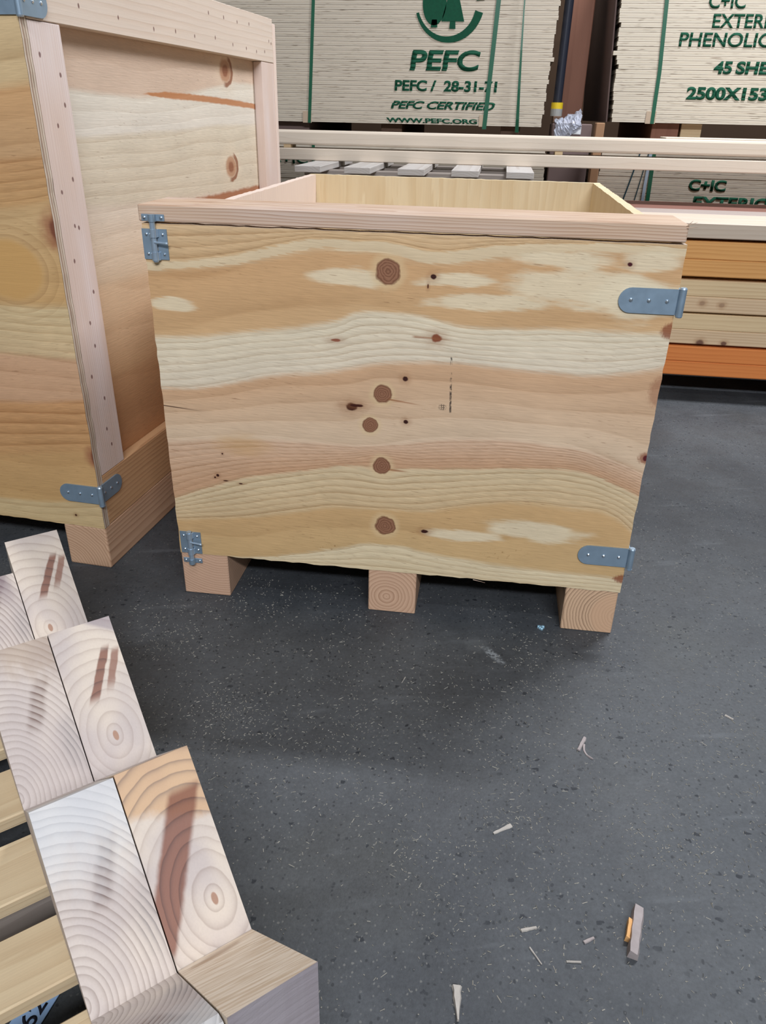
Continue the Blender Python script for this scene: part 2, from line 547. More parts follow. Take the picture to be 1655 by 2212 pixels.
def recess_panel():
    def marks(M, h, z, col):
        w2 = (noise(h * 30, z * 40, 4.0, 3) - 0.5)
        for (kx, kz) in ((0.952, 1.077), (0.951, 0.829)):
            d = hyp((h - kx) / 1.4, (z - kz) / 1.05)
            ang = (h - kx) - (z - kz) * 0.5
            col = mix(sstep(0.075, 0.03, d + w2 * 0.02) * 0.28, col, rgb(232, 212, 184))
            col = mix(sstep(0.034, 0.022, d + w2 * 0.012) * 0.75, col, rgb(176, 122, 84))
            col = mix(sstep(0.018, 0.010, d + w2 * 0.01) * 0.8, col, rgb(140, 86, 60))
            col = mix(sstep(0.008, 0.003, m('ABSOLUTE', d - 0.034 + w2 * 0.01)) * sstep(-0.005, 0.02, ang) * 0.85, col, rgb(136, 78, 46))
        s = z - (1.008 - m('POWER', mx(h - 0.45, 0.0), 2.0) * 0.035)
        wd = sstep(0.44, 0.62, h) * 0.0055 + 0.0015
        ab = m('ABSOLUTE', s + w2 * 0.006) / wd
        col = mix(sstep(1.4, 0.7, ab) * sstep(0.45, 0.50, h) * 0.9, col, rgb(186, 122, 72))
        s2 = m('ABSOLUTE', z - 0.752 + w2 * 0.012)
        col = mix(sstep(0.016, 0.006, s2) * sstep(0.55, 0.75, h) * 0.85, col, rgb(160, 92, 48))
        return col
    c = [(rgb(212, 186, 164), rgb(214, 190, 168)), (rgb(226, 218, 202), rgb(224, 216, 202)), (rgb(218, 206, 184), rgb(216, 202, 178)),
         (rgb(224, 208, 188), rgb(218, 194, 164)), (rgb(214, 184, 150), rgb(204, 166, 126)), (rgb(198, 156, 116), rgb(182, 134, 94))]  # lower bands browner: the open crate's shade put into the colour
    return band_wood('rotary_pine_recess', 'y', (0.22, 1.14),
                     [[(0, 1.03), (0.4, 1.045), (1, 1.05)], [(0, 0.92), (0.5, 0.93), (1, 0.94)], [(0, 0.80), (0.4, 0.78), (1, 0.76)],
                      [(0, 0.63), (0.3, 0.62), (1, 0.60)], [(0, 0.42), (1, 0.40)]],
                     c, [2, 3, 5, 3, 2, 2], [0.3, 0.25, 0.4, 0.35, 0.3, 0.3], marks=marks, feather=0.003)


def ply_edge(name, pale, brown, period=0.0173, rand=True, axis='z'):
    M = Mat(name)
    a = {'x': M.x, 'y': M.y, 'z': M.z}[axis]
    hx, hy = {'x': (M.z, M.y), 'y': (M.z, M.x), 'z': (M.x, M.y)}[axis]
    o = M.rnd * 53.0 if rand else 0.0
    f = fract(a / period + 0.001)
    ln = ramp(f, [(0.0, rgb(70, 58, 46)), (0.05, brown), (0.10, rgb(232, 222, 204)), (0.22, pale), (0.36, brown), (0.42, pale), (0.56, rgb(214, 200, 178)),
                  (0.64, brown), (0.70, pale), (0.86, rgb(224, 212, 194)), (0.96, brown), (1.0, rgb(70, 58, 46))])
    n1 = noise(hx * 7 + o, a * 260, hy * 7 + o, 3)
    n2 = noise(hx * 14 + o, a * 330, hy * 14 + o * 1.7, 2)
    col = mix(sstep(0.4, 0.75, n1) * 0.35, ln, pale)
    col = mix(sstep(0.60, 0.72, n2) * 0.75, col, rgb(104, 86, 68))
    return M.done(mul_col(col, (n1 - 0.5) * 0.25 + 1.0), 0.75)


def cradle_extra(side):
    def fn(M, col, line):
        s, t, z = M.x, M.y * -1.0, M.z
        v = (0.283 - z) / 0.154
        n = noise(s * 70, t * 8, z * 70, 3) - 0.5
        if side == 'right':
            ln = s + 0.022 + (v - 0.22) * 0.115 + n * 0.006
            wd = sstep(-0.05, 0.02, t) * 0.0115 + 0.0065
            end = sstep(-0.05, 0.02, t) * 0.42 + 0.50
            msk = sstep(1.25, 0.8, m('ABSOLUTE', ln) / wd) * sstep(0.17, 0.23, v) * sstep(0.06, -0.02, v - end)
            org = sstep(-0.06, 0.0, t) * sstep(0.34, 0.27, v + (s + 0.045) * -1.6 + n * 0.1) * sstep(0.2, 0.1, t)
            col = mix(org * 0.62, col, mix(clamp01(line * 1.1), rgb(198, 150, 94), rgb(98, 66, 44)))
            col = mix(msk * 0.88, col, mix(line * 0.9, rgb(128, 80, 62), rgb(62, 34, 34)))
            l2 = s + 0.008 + (v - 0.25) * 0.10 + n * 0.006
            m2 = sstep(1.2, 0.7, m('ABSOLUTE', l2) / 0.006) * sstep(0.2, 0.26, v) * sstep(0.52, 0.4, v) * sstep(-0.08, -0.14, t)
            col = mix(m2 * 0.8, col, rgb(132, 86, 68))
            pd = hyp(s + 0.034 - t * 0.051, (z - 0.163) * 0.72)
            col = mix(sstep(0.0042, 0.0030, pd + n * 0.001), col, rgb(166, 132, 112))
            blue = sstep(0.13, 0.09, v + (s * -3.0)) * sstep(-0.14, -0.18, t) * sstep(-0.4, -0.35, t)
            col = mix(blue * 0.55, col, rgb(128, 116, 128))
        else:
            ln = s + 0.128 + (v - 0.4) * 0.09 + n * 0.01
            m1 = sstep(1.3, 0.4, m('ABSOLUTE', ln) / 0.012) * sstep(0.2, 0.34, v) * sstep(0.62, 0.5, v)
            col = mix(m1 * (line * 0.75 + 0.25) * 0.95, col, rgb(92, 62, 50))
            bl = sstep(0.62, 0.1, v + n * 0.3) * sstep(-0.25, -0.1, t)
            col = mix(bl * 0.5, col, rgb(200, 208, 214))
            gr = ell(s, v, -0.10, 0.72, 0.014, 0.16, 0.7, n)
            col = mix(gr * (line * 0.7 + 0.2) * 0.7, col, rgb(112, 110, 112))
            pu = sstep(-0.55, -0.6, t) * ell(s, v, -0.115, 0.42, 0.016, 0.3, 0.7, n)
            col = mix(pu * 0.6, col, rgb(110, 92, 104))
            dk = sstep(-0.2, -0.3, t) * sstep(-0.5, -0.4, t) * sstep(0.3, 0.05, v - (s + 0.14) * 2.0 + n * 0.3)
            col = mix(dk * 0.45, col, rgb(150, 124, 98))
        # the last back-slope is cut along the grain
        if side == 'right':
            g = noise(s * 14 + t * 20, t * 260 - s * 50, 4.0, 3)
            lg = mix(sstep(0.40, 0.62, g), rgb(226, 210, 190), rgb(204, 182, 156))
            lg = mix(ell(s, t, -0.05, 0.178, 0.03, 0.006, 0.7, n) * 0.6, lg, rgb(150, 118, 92))
            col = mix(sstep(0.1635, 0.1650, t), col, lg)
        # the vertical near end has greyed with age
        col = mix(sstep(0.3225, 0.3238, t) * 0.85, col, mul_col(rgb(158, 152, 162), noise(s * 8, 1.0, z * 160, 3) * 0.7 + 0.65))
        return col
    return fn


MAT_FLOOR = floor_material()
MAT_FRONT = main_front()
MAT_BIG = big_crate_side()
MAT_RECESS = recess_panel()
MAT_PLYEDGE = ply_edge('plywood_edge', rgb(190, 168, 148), rgb(138, 112, 94), 0.0215, rand=False, axis='y')
MAT_STACK = ply_edge('plywood_stack_edge', rgb(196, 187, 172), rgb(158, 144, 124))
MAT_STACK_B = ply_edge('plywood_stack_edge_pale', rgb(206, 198, 182), rgb(176, 164, 144))
WOOD_RAIL = solid_wood('sawn_pine_rail', 'x', (0.05, 0.62), 190, rgb(212, 184, 158), rgb(158, 112, 80), wob=0.012, amp=0.9, sap=rgb(212, 190, 174))
WOOD_SKID_L = solid_wood('skid_end_left', 'y', (0.09, 0.19), 160, rgb(214, 176, 148), rgb(150, 106, 78), amp=0.7)
WOOD_SKID_M = solid_wood('skid_end_middle', 'y', (0.462, 0.040), 120, rgb(216, 178, 148), rgb(140, 94, 66), amp=0.8, wob=0.003)
WOOD_SKID_R = solid_wood('skid_end_right', 'y', (0.955, 0.045), 150, rgb(222, 186, 152), rgb(88, 54, 36), amp=1.0, wob=0.004,
                         extra=lambda M, c, l: mix(sstep(0.062, 0.05, hyp(M.x - 0.955, M.z - 0.045)) * 0.75, c, rgb(214, 174, 140)))
WOOD_INNER = solid_wood('plywood_inside', 'z', (0.2, 1.9), 46, rgb(222, 202, 164), rgb(200, 172, 128), wob=0.03, amp=0.45, sharp=1.2, sap=rgb(226, 210, 176))
WOOD_WHITE = solid_wood('pale_plywood_inside', 'z', (0.3, 0.1), 60, rgb(232, 212, 198), rgb(196, 168, 152), wob=0.012, amp=0.35)


def nails(pts, ax, size=0.004):
    def fn(M, col, line):
        h = M.x if ax == 'x' else M.y
        for (a, b) in pts:
            w2 = (noise(h * 120, M.z * 120, 2.0, 1) - 0.5) * 0.8
            col = mix(ell(h, M.z, a, b, size * 0.85, size * 1.3, 0.3, w2) * 0.85, col, rgb(108, 70, 66))
        return col
    return fn


WOOD_POST = solid_wood('sawn_pine_post', 'z', (0.02, 0.16), 150, rgb(222, 200, 186), rgb(194, 160, 142), wob=0.006, amp=0.5, sap=rgb(228, 214, 208),
                       extra=nails([(0.045, 1.06), (0.10, 1.03), (0.10, 0.98), (0.067, 0.945), (0.088, 0.85), (0.045, 0.83), (0.07, 0.765), (0.083, 0.76),
                                    (0.05, 0.70), (0.10, 0.63), (0.07, 0.57), (0.075, 0.52), (0.045, 0.46), (0.08, 0.40), (0.07, 0.33), (0.08, 0.29)], 'y', 0.0034))
WOOD_BEAM = solid_wood('sawn_pine_beam', 'y', (0.05, 0.95), 60, rgb(220, 204, 188), rgb(196, 168, 144), wob=0.010, amp=0.45,
                       extra=nails([(0.193, 1.149), (0.338, 1.144), (0.491, 1.137), (0.60, 1.142), (0.705, 1.140), (0.832, 1.147), (0.799, 1.2), (0.897, 1.199),
                                    (0.99, 1.197), (1.08, 1.20), (0.95, 1.14), (1.05, 1.138), (1.13, 1.135), (1.20, 1.14), (1.24, 1.17), (1.26, 1.165)], 'y', 0.0034))
WOOD_LOWRAIL = solid_wood('sawn_pine_low_rail', 'y', (0.1, -0.2), 90, rgb(206, 164, 122), rgb(150, 100, 64), wob=0.010, amp=0.7)
WOOD_BIGSKID = solid_wood('skid_end_big_crate', 'y', (-0.12, -0.01), 140, rgb(212, 174, 142), rgb(140, 92, 62), amp=0.85)
WOOD_CR_R = solid_wood('cradle_timber_right', 'y', (-0.034, 0.163), 88, rgb(190, 178, 172), rgb(128, 104, 92), amp=0.62, wob=0.004, sharp=4.0, drift=(-0.051, 0.0),
                       sap=rgb(210, 196, 180), extra=cradle_extra('right'), streak=0.10)
WOOD_CR_L = solid_wood('cradle_timber_left', 'y', (-0.186, 0.140), 150, rgb(190, 178, 172), rgb(118, 98, 88), amp=0.75, wob=0.003, sharp=2.6,
                       sap=rgb(210, 197, 184), extra=cradle_extra('left'), streak=0.10)
WOOD_SLAT = solid_wood('pallet_slat', 'x', (0.0, -0.12), 130, rgb(216, 194, 158), rgb(180, 148, 110), wob=0.010, amp=0.5, rand=0.08)
WOOD_GREY = solid_wood('aged_pallet_wood', 'x', (0.0, -0.1), 120, rgb(150, 140, 132), rgb(112, 100, 92), wob=0.01, amp=0.5, rand=0.08)
WOOD_GREYY = solid_wood('aged_pallet_slat', 'y', (0.0, -0.1), 100, rgb(196, 190, 184), rgb(150, 132, 116), wob=0.006, amp=0.5, rand=0.06)
WOOD_BEIGE = solid_wood('planed_beam', 'x', (0.06, -0.3), 70, rgb(218, 204, 186), rgb(200, 180, 156), wob=0.012, amp=0.3, rand=0.05)
WOOD_TAN = solid_wood('stack_timber_tan', 'x', (0.0, -0.06), 70, rgb(228, 202, 160), rgb(184, 148, 108), wob=0.012, amp=0.6, rand=0.06)


def knotty(pts):
    def fn(M, col, line):
        w2 = (noise(M.x * 60, M.y * 60, M.z * 60, 2) - 0.5) * 0.6
        for (a, c, r, k) in pts:
            col = mix(ell(M.x, M.z, a, c, r * 1.8, r * 1.5, 0.5, w2) * 0.4, col, rgb(170, 124, 86))
            col = mix(ell(M.x, M.z, a, c, r, r * 0.8, 0.35, w2) * k, col, rgb(96, 58, 48))
        return col
    return fn


WOOD_TANK = solid_wood('stack_timber_knots', 'x', (0.02, -0.05), 90, rgb(226, 198, 162), rgb(176, 138, 100), wob=0.012, amp=0.7, extra=knotty([(0.405, 0.006, 0.014, 0.85), (0.492, 0.008, 0.010, 0.85)]))
WOOD_TANL = solid_wood('stack_timber_light_knots', 'x', (-0.02, 0.10), 90, rgb(226, 198, 162), rgb(176, 138, 100), wob=0.012, amp=0.7, extra=knotty([(0.385, 0.034, 0.010, 0.35), (0.455, 0.030, 0.010, 0.35)]))
WOOD_ORANGE = solid_wood('stack_timber_orange', 'x', (0.0, -0.06), 70, rgb(230, 172, 106), rgb(184, 120, 60), wob=0.012, amp=0.6, rand=0.06)
WOOD_RED = solid_wood('stack_timber_red', 'x', (0.0, -0.06), 60, rgb(228, 140, 76), rgb(184, 96, 42), wob=0.012, amp=0.6, rand=0.06)
WOOD_PALE = solid_wood('stack_timber_pale', 'x', (0.0, -0.06), 60, rgb(208, 192, 174), rgb(176, 150, 128), wob=0.012, amp=0.4, rand=0.06)
WOOD_DUSK = solid_wood('stack_timber_grey', 'x', (0.0, -0.06), 60, rgb(172, 158, 150), rgb(140, 124, 114), wob=0.012, amp=0.4, rand=0.06)
WOOD_PINK = solid_wood('stack_timber_pink', 'x', (0.0, -0.06), 60, rgb(136, 96, 84), rgb(104, 70, 60), wob=0.012, amp=0.4, rand=0.06)
WOOD_DARK = solid_wood('dark_bearer_wood', 'y', (0.0, -0.06), 60, rgb(96, 72, 56), rgb(60, 44, 34), wob=0.012, amp=0.5, rand=0.06)
WOOD_POSTRED = solid_wood('red_brown_post', 'z', (0.1, 0.2), 50, rgb(150, 104, 84), rgb(112, 72, 56), wob=0.012, amp=0.4)
MAT_CARD = plain('cardboard', rgb(158, 122, 92), 0.85, var=0.08, scale=8)
MAT_CARD_D = plain('dark_cardboard', rgb(118, 100, 96), 0.85, var=0.10, scale=8)
MAT_STRAP = plain('green_strap', rgb(6, 84, 58), 0.35, var=0.15, scale=20, spec=0.6)
MAT_STRAP_D = plain('dark_strap', rgb(30, 60, 70), 0.4, var=0.1)
MAT_INK = plain('green_stencil_ink', rgb(8, 70, 48), 0.85, var=0.30, scale=90)
MAT_PROT = plain('card_edge_protector', rgb(184, 164, 142), 0.85, var=0.06)
MAT_NAVY = plain('navy_pole', rgb(34, 37, 48), 0.45, var=0.1)
MAT_YEL = plain('yellow_band', rgb(214, 184, 40), 0.5, var=0.08)
MAT_GREYP = plain('grey_plastic', rgb(150, 150, 146), 0.5, var=0.08)
MAT_WALL = plain('rear_wall', rgb(92, 72, 56), 0.9, var=0.2, scale=3)
MAT_SCREW = plain('bright_screw', rgb(208, 220, 230), 0.22, metal=0.9, var=0.08, scale=300)
MAT_LABEL = plain('white_label', rgb(226, 228, 230), 0.6, var=0.03)
MAT_BLUE = plain('blue_white_label', rgb(158, 190, 228), 0.55, var=0.10, scale=14)
MAT_BLACK = plain('black_print', rgb(30, 32, 44), 0.7, var=0.05)
MAT_CHIP = plain('wood_dust', rgb(156, 152, 142), 0.8, var=0.3, scale=30)


def zinc(name, c, rough):
    M = Mat(name)
    n = noise(M.x * 60, M.y * 60, M.z * 60, 3)
    return M.done(mul_col(c, (n - 0.5) * 0.2 + 1.0), n * 0.2 + rough, metal=0.55, spec=0.5)


MAT_ZINC = zinc('galvanised_steel', rgb(150, 172, 190), 0.36)
MAT_ZINC_B = zinc('bright_zinc', rgb(176, 196, 214), 0.22)


def film_material():
    M = Mat('clear_film')
    n = noise(M.x * 40, M.y * 40, M.z * 40, 3)
    put(M.b, 'Alpha', n * 0.35 + 0.38)
    return M.done(rgb(206, 210, 222), 0.16, spec=0.7)


MAT_FILM = film_material()

# ------------------------------------------------------------------ structure
fl = boxobj('floor', (-5, 6, -5.5, 5.2, -0.05, 0.0), MAT_FLOOR, bev=0)
fl['kind'] = 'structure'
wb = boxobj('wall_back', (-5, 6, 4.9, 5.0, 0.0, 4.2), MAT_WALL, bev=0)
wb['kind'] = 'structure'


# ------------------------------------------------------------------ hardware
def leaf_pts(length, hgt, n=12):
    r = hgt / 2
    pts = [(0, -r), (0, r)]
    for i in range(n + 1):
        a = pi / 2 + pi * i / n
        pts.append((-(length - r) + r * cos(a), r * sin(a)))
    return pts


def screw(parent, p, nrm, r=0.0042):
    bm = bmesh.new()
    p, nrm = Vector(p), Vector(nrm)
    cyl(bm, p - nrm * 0.001, p + nrm * 0.0009, r, r * 0.9, 14)
    cyl(bm, p + nrm * 0.0009, p + nrm * 0.0021, r * 0.85, r * 0.35, 14)
    obj('screw', bm, MAT_SCREW, parent)


def strap_hinge(parent, loc, length=0.099, hgt=0.043, side_len=0.09, nscrew=3, rotz=0.0):
    """strap hinge wrapped round a vertical corner; local +x side face, -y front face; origin at the corner"""
    bm = bmesh.new()
    prism(bm, leaf_pts(length, hgt), lambda a, b, d: (a + 0.001, d, b), -0.0032, -0.0002)
    cyl(bm, (0.0062, -0.0045, -hgt / 2 - 0.0015), (0.0062, -0.0045, hgt / 2 + 0.0015), 0.0062, n=20)
    h = obj('hinge', bm, MAT_ZINC, parent, loc, rotz)
    bm = bmesh.new()
    prism(bm, leaf_pts(side_len, hgt), lambda a, b, d: (d, -a + 0.002, b), 0.0004, 0.0034)
    obj('side_leaf', bm, MAT_ZINC, h)
    for sg in (1, -1):
        bm = bmesh.new()
        cyl(bm, (0.0062, -0.0045, sg * (hgt / 2 + 0.001)), (0.0062, -0.0045, sg * (hgt / 2 + 0.0036)), 0.0066, 0.0052, n=20)
        obj('pin_cap', bm, MAT_ZINC_B, h)
    for k in range(nscrew):
        x = -length * (0.17 + 0.61 * k / (nscrew - 1))
        screw(h, (x, -0.0034, 0.0008), (0, -1, 0), 0.0036)
        screw(h, (0.0036, side_len * (0.2 + 0.6 * k / (nscrew - 1)), 0), (1, 0, 0), 0.0036)
    return h


def spring_latch(parent, loc, flip=1):
    """tower-bolt latch; origin at centre of its base plate on the -y face; flip=1 bolt goes up, -1 down"""
    bm = bmesh.new()
    w2, h2 = 0.0235, 0.0265
    box(bm, -w2, -0.0065, -0.0022, -0.0002, -h2, h2)
    box(bm, 0.0045, w2, -0.0022, -0.0002, -h2, h2)
    box(bm, -0.0066, 0.0046, -0.0022, -0.0002, 0.011, h2)
    box(bm, -0.0066, 0.0046, -0.0022, -0.0002, -h2, -0.011)
    l = obj('latch', bm, MAT_ZINC, parent, loc)
    f = flip
    for z0, z1 in ((0.0125, 0.0268), (-0.0275, -0.0125)):
        bm = bmesh.new()
        cyl(bm, (0, -0.0068, z0 * 1.0), (0, -0.0068, z1 * 1.0), 0.0066, n=18)
        box(bm, -0.0068, 0.0085, -0.006, -0.0015, min(z0, z1), max(z0, z1), 0.0008)
        obj('barrel', bm, MAT_ZINC_B, l)
    bm = bmesh.new()
    cyl(bm, (0, -0.0068, -0.030 * f), (0, -0.0068, 0.050 * f), 0.0050, n=18)
    obj('bolt', bm, MAT_ZINC_B, l)
    bm = bmesh.new()
    cyl(bm, (0.002, -0.010, 0.0045), (0.026, -0.013, 0.0035), 0.0023, 0.0021, n=12)
    cyl(bm, (0.0255, -0.013, 0.0035), (0.0285, -0.0132, 0.0034), 0.0030, 0.0024, n=12)
    obj('handle', bm, MAT_ZINC_B, l)
    bm = bmesh.new()
    zc = 0.0455 * f
    box(bm, -0.0215, 0.0215, -0.0022, -0.0002, zc - 0.006, zc + 0.006, 0.0009)
    cyl(bm, (0, -0.0068, zc - 0.0062), (0, -0.0068, zc + 0.0062), 0.0066, n=18)
    box(bm, -0.0067, 0.0067, -0.006, -0.001, zc - 0.006, zc + 0.006, 0.0006)
    obj('keeper', bm, MAT_ZINC, l)
    for (x, z) in ((-0.0150, 0.017), (-0.0150, -0.017), (0.0155, 0.017), (0.0155, -0.017)):
        screw(l, (x, -0.0024, z), (0, -1, 0), 0.0029)
    for x in (-0.0158, 0.0158):
        screw(l, (x, -0.0024, zc), (0, -1, 0), 0.0034)
    return l


# ------------------------------------------------------------------ open crate in the middle
crate = thing('wooden_crate', 'open-topped new wooden crate in the middle, knotty plywood front on three square skids', 'crate')
W, D = 0.95, 1.36
ZB, ZT = 0.1064, 0.7941


def ragged_panel(bm, x0, x1, y0, y1, z0, z1, n=60, j=0.0012, seed=1):
    rr = random.Random(seed)
    xs0, pts = [], []
    for i in range(n + 1):
        pts.append((x0 + (x1 - x0) * i / n, z0 + rr.uniform(-j, j)))
    k = int(n * 0.75)
    for i in range(1, k):
        pts.append((x1 + rr.uniform(-j, j) * 0.8, z0 + (z1 - z0) * i / k))
    for i in range(n, -1, -1):
        pts.append((x0 + (x1 - x0) * i / n, z1 + rr.uniform(-j, j) * 0.6))
    for i in range(k - 1, 0, -1):
        pts.append((x0 + rr.uniform(-j, j) * 0.8, z0 + (z1 - z0) * i / k))
    prism(bm, pts, lambda a, b, d: (a, d, b), y0, y1)




def edge_faces(o, mat):
    o.data.materials.append(mat)
    for p in o.data.polygons:
        if abs(p.normal.y) < 0.5:
            p.material_index = 1
    return o


bm = bmesh.new()
ragged_panel(bm, 0.0, W, 0.0, 0.022, ZB, ZT)
edge_faces(obj('front_panel', bm, MAT_FRONT, crate), MAT_PLYEDGE)
boxobj('top_rail', (-0.005, 0.9472, 0.0005, 0.139, 0.7972, 0.8255), WOOD_RAIL, crate, bev=0.0018)
bm = bmesh.new()
ragged_panel(bm, 0.024, D - 0.024, 0.0, 0.022, ZB, ZT, seed=4)
bmesh.ops.rotate(bm, verts=bm.verts, cent=(0, 0, 0), matrix=Matrix.Rotation(pi / 2, 3, 'Z'))
bmesh.ops.translate(bm, verts=bm.verts, vec=(0.0225, 0, 0))
obj('side_panel', bm, WOOD_WHITE, crate)
bm = bmesh.new()
ragged_panel(bm, 0.024, D - 0.024, 0.0, 0.022, ZB, ZT, seed=5)
bmesh.ops.rotate(bm, verts=bm.verts, cent=(0, 0, 0), matrix=Matrix.Rotation(pi / 2, 3, 'Z'))
bmesh.ops.translate(bm, verts=bm.verts, vec=(W, 0, 0))
obj('side_panel', bm, WOOD_INNER, crate)
bm = bmesh.new()
ragged_panel(bm, 0.0, W, D - 0.023, D, ZB, ZT, seed=6)
obj('back_panel', bm, WOOD_INNER, crate)
boxobj('floor_panel', (0.024, W - 0.024, 0.024, D - 0.025, ZB + 0.001, ZB + 0.02), WOOD_INNER, crate, bev=0.001)
for (a, b), mt in zip(((-0.0005, 0.1055), (0.4215, 0.5255), (0.8405, 0.9475)), (WOOD_SKID_L, WOOD_SKID_M, WOOD_SKID_R)):
    boxobj('skid', (a, b, 0.002, D - 0.01, 0.0, ZB - 0.0005), mt, crate, bev=0.002)
strap_hinge(crate, (W + 0.0005, 0, 0.7005))
strap_hinge(crate, (W + 0.0005, 0, 0.1905))
spring_latch(crate, (0.0225, 0, 0.7585), 1)
spring_latch(crate, (0.0270, 0, 0.1345), -1)
# slivers torn from the top edge
for (x, z, l, a) in ((0.9475, 0.824, 0.012, 0.5), (0.948, 0.820, 0.015, 0.2), (0.9475, 0.8235, 0.009, 1.2), (0.65, 0.105, 0.022, -0.15)):
    bm = bmesh.new()
    cyl(bm, (x - 0.004, -0.0005, z), (x + l * cos(a), -0.003, z + l * sin(a)), 0.0008, 0.0002, 5)
    obj('splinter', bm, WOOD_RAIL, crate)

# ------------------------------------------------------------------ big framed crate at the left
BX, BY, BA = -0.21, 0.0671, -0.0797
big = thing('wooden_crate', 'tall framed wooden crate cut off by the left edge, battens around a recessed plywood side', 'crate', (BX, BY, 0), BA)
BL, BZB, BZT = 1.298, 0.108, 1.231
bm = bmesh.new()
ragged_panel(bm, -0.95, 0.0, 0.0, 0.021, BZB, BZT, seed=9, j=0.0009)
edge_faces(obj('front_panel', bm, MAT_BIG, big), MAT_PLYEDGE)
boxobj('side_panel', (-0.049, -0.029, 0.0215, BL - 0.022, BZB, BZT - 0.002), MAT_RECESS, big, bev=0.0)
boxobj('corner_post', (-0.0285, -0.0005, 0.0215, 0.121, 0.2335, 1.1118), WOOD_POST, big, bev=0.0012)
boxobj('top_beam', (-0.0285, 0.0005, 0.0215, BL - 0.0225, 1.1128, BZT), WOOD_BEAM, big, bev=0.0015)
boxobj('far_post', (-0.0285, -0.0005, 1.171, BL - 0.0225, 0.2335, 1.1118), WOOD_POST, big, bev=0.0012)
boxobj('bottom_beam', (-0.0285, -0.0005, 0.0215, BL - 0.0225, BZB + 0.0005, 0.2325), WOOD_LOWRAIL, big, bev=0.0015)
boxobj('back_panel', (-0.95, 0.0015, BL - 0.0215, BL, BZB, BZT - 0.012), WOOD_WHITE, big, bev=0.001)
boxobj('side_panel', (-0.95, -0.93, 0.0215, BL - 0.022, BZB, BZT), WOOD_WHITE, big, bev=0.001)
boxobj('lid', (-0.925, -0.051, 0.0235, BL - 0.0245, BZT - 0.024, BZT - 0.003), WOOD_WHITE, big, bev=0.001)
boxobj('floor_panel', (-0.925, -0.051, 0.0235, BL - 0.0245, BZB + 0.001, BZB + 0.02), WOOD_WHITE, big, bev=0.001)
for (a, b) in ((-0.1085, -0.0008), (-0.53, -0.422), (-0.94, -0.832)):
    boxobj('skid', (a, b, 0.001, BL - 0.004, 0.0, BZB - 0.0005), WOOD_BIGSKID, big, bev=0.004, seg=2)
strap_hinge(big, (0.0005, -0.0002, 0.1945), nscrew=3)
strap_hinge(big, (0.0012, -0.0002, 1.1395), hgt=0.047, side_len=0.082)

# ------------------------------------------------------------------ notched cradle timbers on a slatted pallet (front left)
CX0, CY0, PHI = 0.3092, -0.7245, 0.7356
TP, TA, ZR, ZV = 0.324, 0.162, 0.283, 0.129


def cradle(name, label, s0, s1, pts, mat):
    bm = bmesh.new()
    prism(bm, pts, lambda a, b, d: (d, -a, b), s0, s1)
    o = obj(name, bm, mat, None, (CX0, CY0, 0), PHI)
    return tag(o, label, 'timber', 'notched timbers lying side by side on the slatted pallet')


BASE = 0.1015
teeth = [(-TP + TA, ZV), (0.0 - TP * 1, ZR)]
right = [(-0.648, BASE), (-0.648, ZR), (-0.486, ZV), (-0.324, ZR), (-0.162, ZV), (0.0, ZR), (0.162, ZV), (0.324, ZR), (0.324, BASE)]
left = [(-0.611, BASE), (-0.611, 0.232), (-0.607, 0.241), (-0.600, 0.2380), (-0.486, ZV), (-0.324, ZR - 0.001), (-0.162, ZV), (0.0015, ZR - 0.001), (0.1635, ZV),
        (0.305, 0.2635), (0.316, 0.268), (0.322, 0.264), (0.324, 0.252), (0.324, BASE)]
cradle('notched_timber', 'sawtooth-notched timber on the right of the pair, red-brown streak on its end grain', -0.0895, 0.0, right, WOOD_CR_R)
cradle('notched_timber', 'sawtooth-notched timber on the left of the pair, touching the ends of the pallet slats', -0.184, -0.0912, left, WOOD_CR_L)

pal = thing('pallet', 'slatted timber pallet under the notched timbers, cut off at the bottom left corner', 'pallet', (CX0, CY0, 0), PHI)
for (a, b) in ((-0.563, -0.47), (-0.424, -0.331), (-0.2845, -0.189), (-0.146, -0.0515), (-0.0055, 0.083), (0.128, 0.222), (0.267, 0.36)):
    boxobj('deck_board', (-0.46, 0.46, -(b - a) / 2, (b - a) / 2, 0, 0.022), WOOD_SLAT, pal, bev=0.002, loc=(-0.466, -(a + b) / 2, 0.0785))
for s in (-0.0985, -0.47, -0.85):
    boxobj('bearer', (s - 0.045, s + 0.045, -0.36, 0.563, 0.0225, 0.078), WOOD_GREY, pal, bev=0.002)
for t in (-0.068, -0.50, 0.30):
    boxobj('bottom_board', (-0.92, -0.01, -t - 0.046, -t + 0.046, 0.0, 0.022), WOOD_GREY, pal, bev=0.002)


# ------------------------------------------------------------------ lettering
def text_mesh(body, offset=0.0, shear=0.0):
    c = bpy.data.curves.new('lettering', 'FONT')
    c.body = body
    c.size = 1.0
    c.offset = offset
    c.shear = shear
    c.extrude = 0.0
    o = bpy.data.objects.new('lettering', c)
    COL.objects.link(o)
    dg = bpy.context.evaluated_depsgraph_get()
    me = bpy.data.meshes.new_from_object(o.evaluated_get(dg))
    bpy.data.objects.remove(o)
    bm = bmesh.new()
    bm.from_mesh(me)
    bpy.data.meshes.remove(me)
    return bm


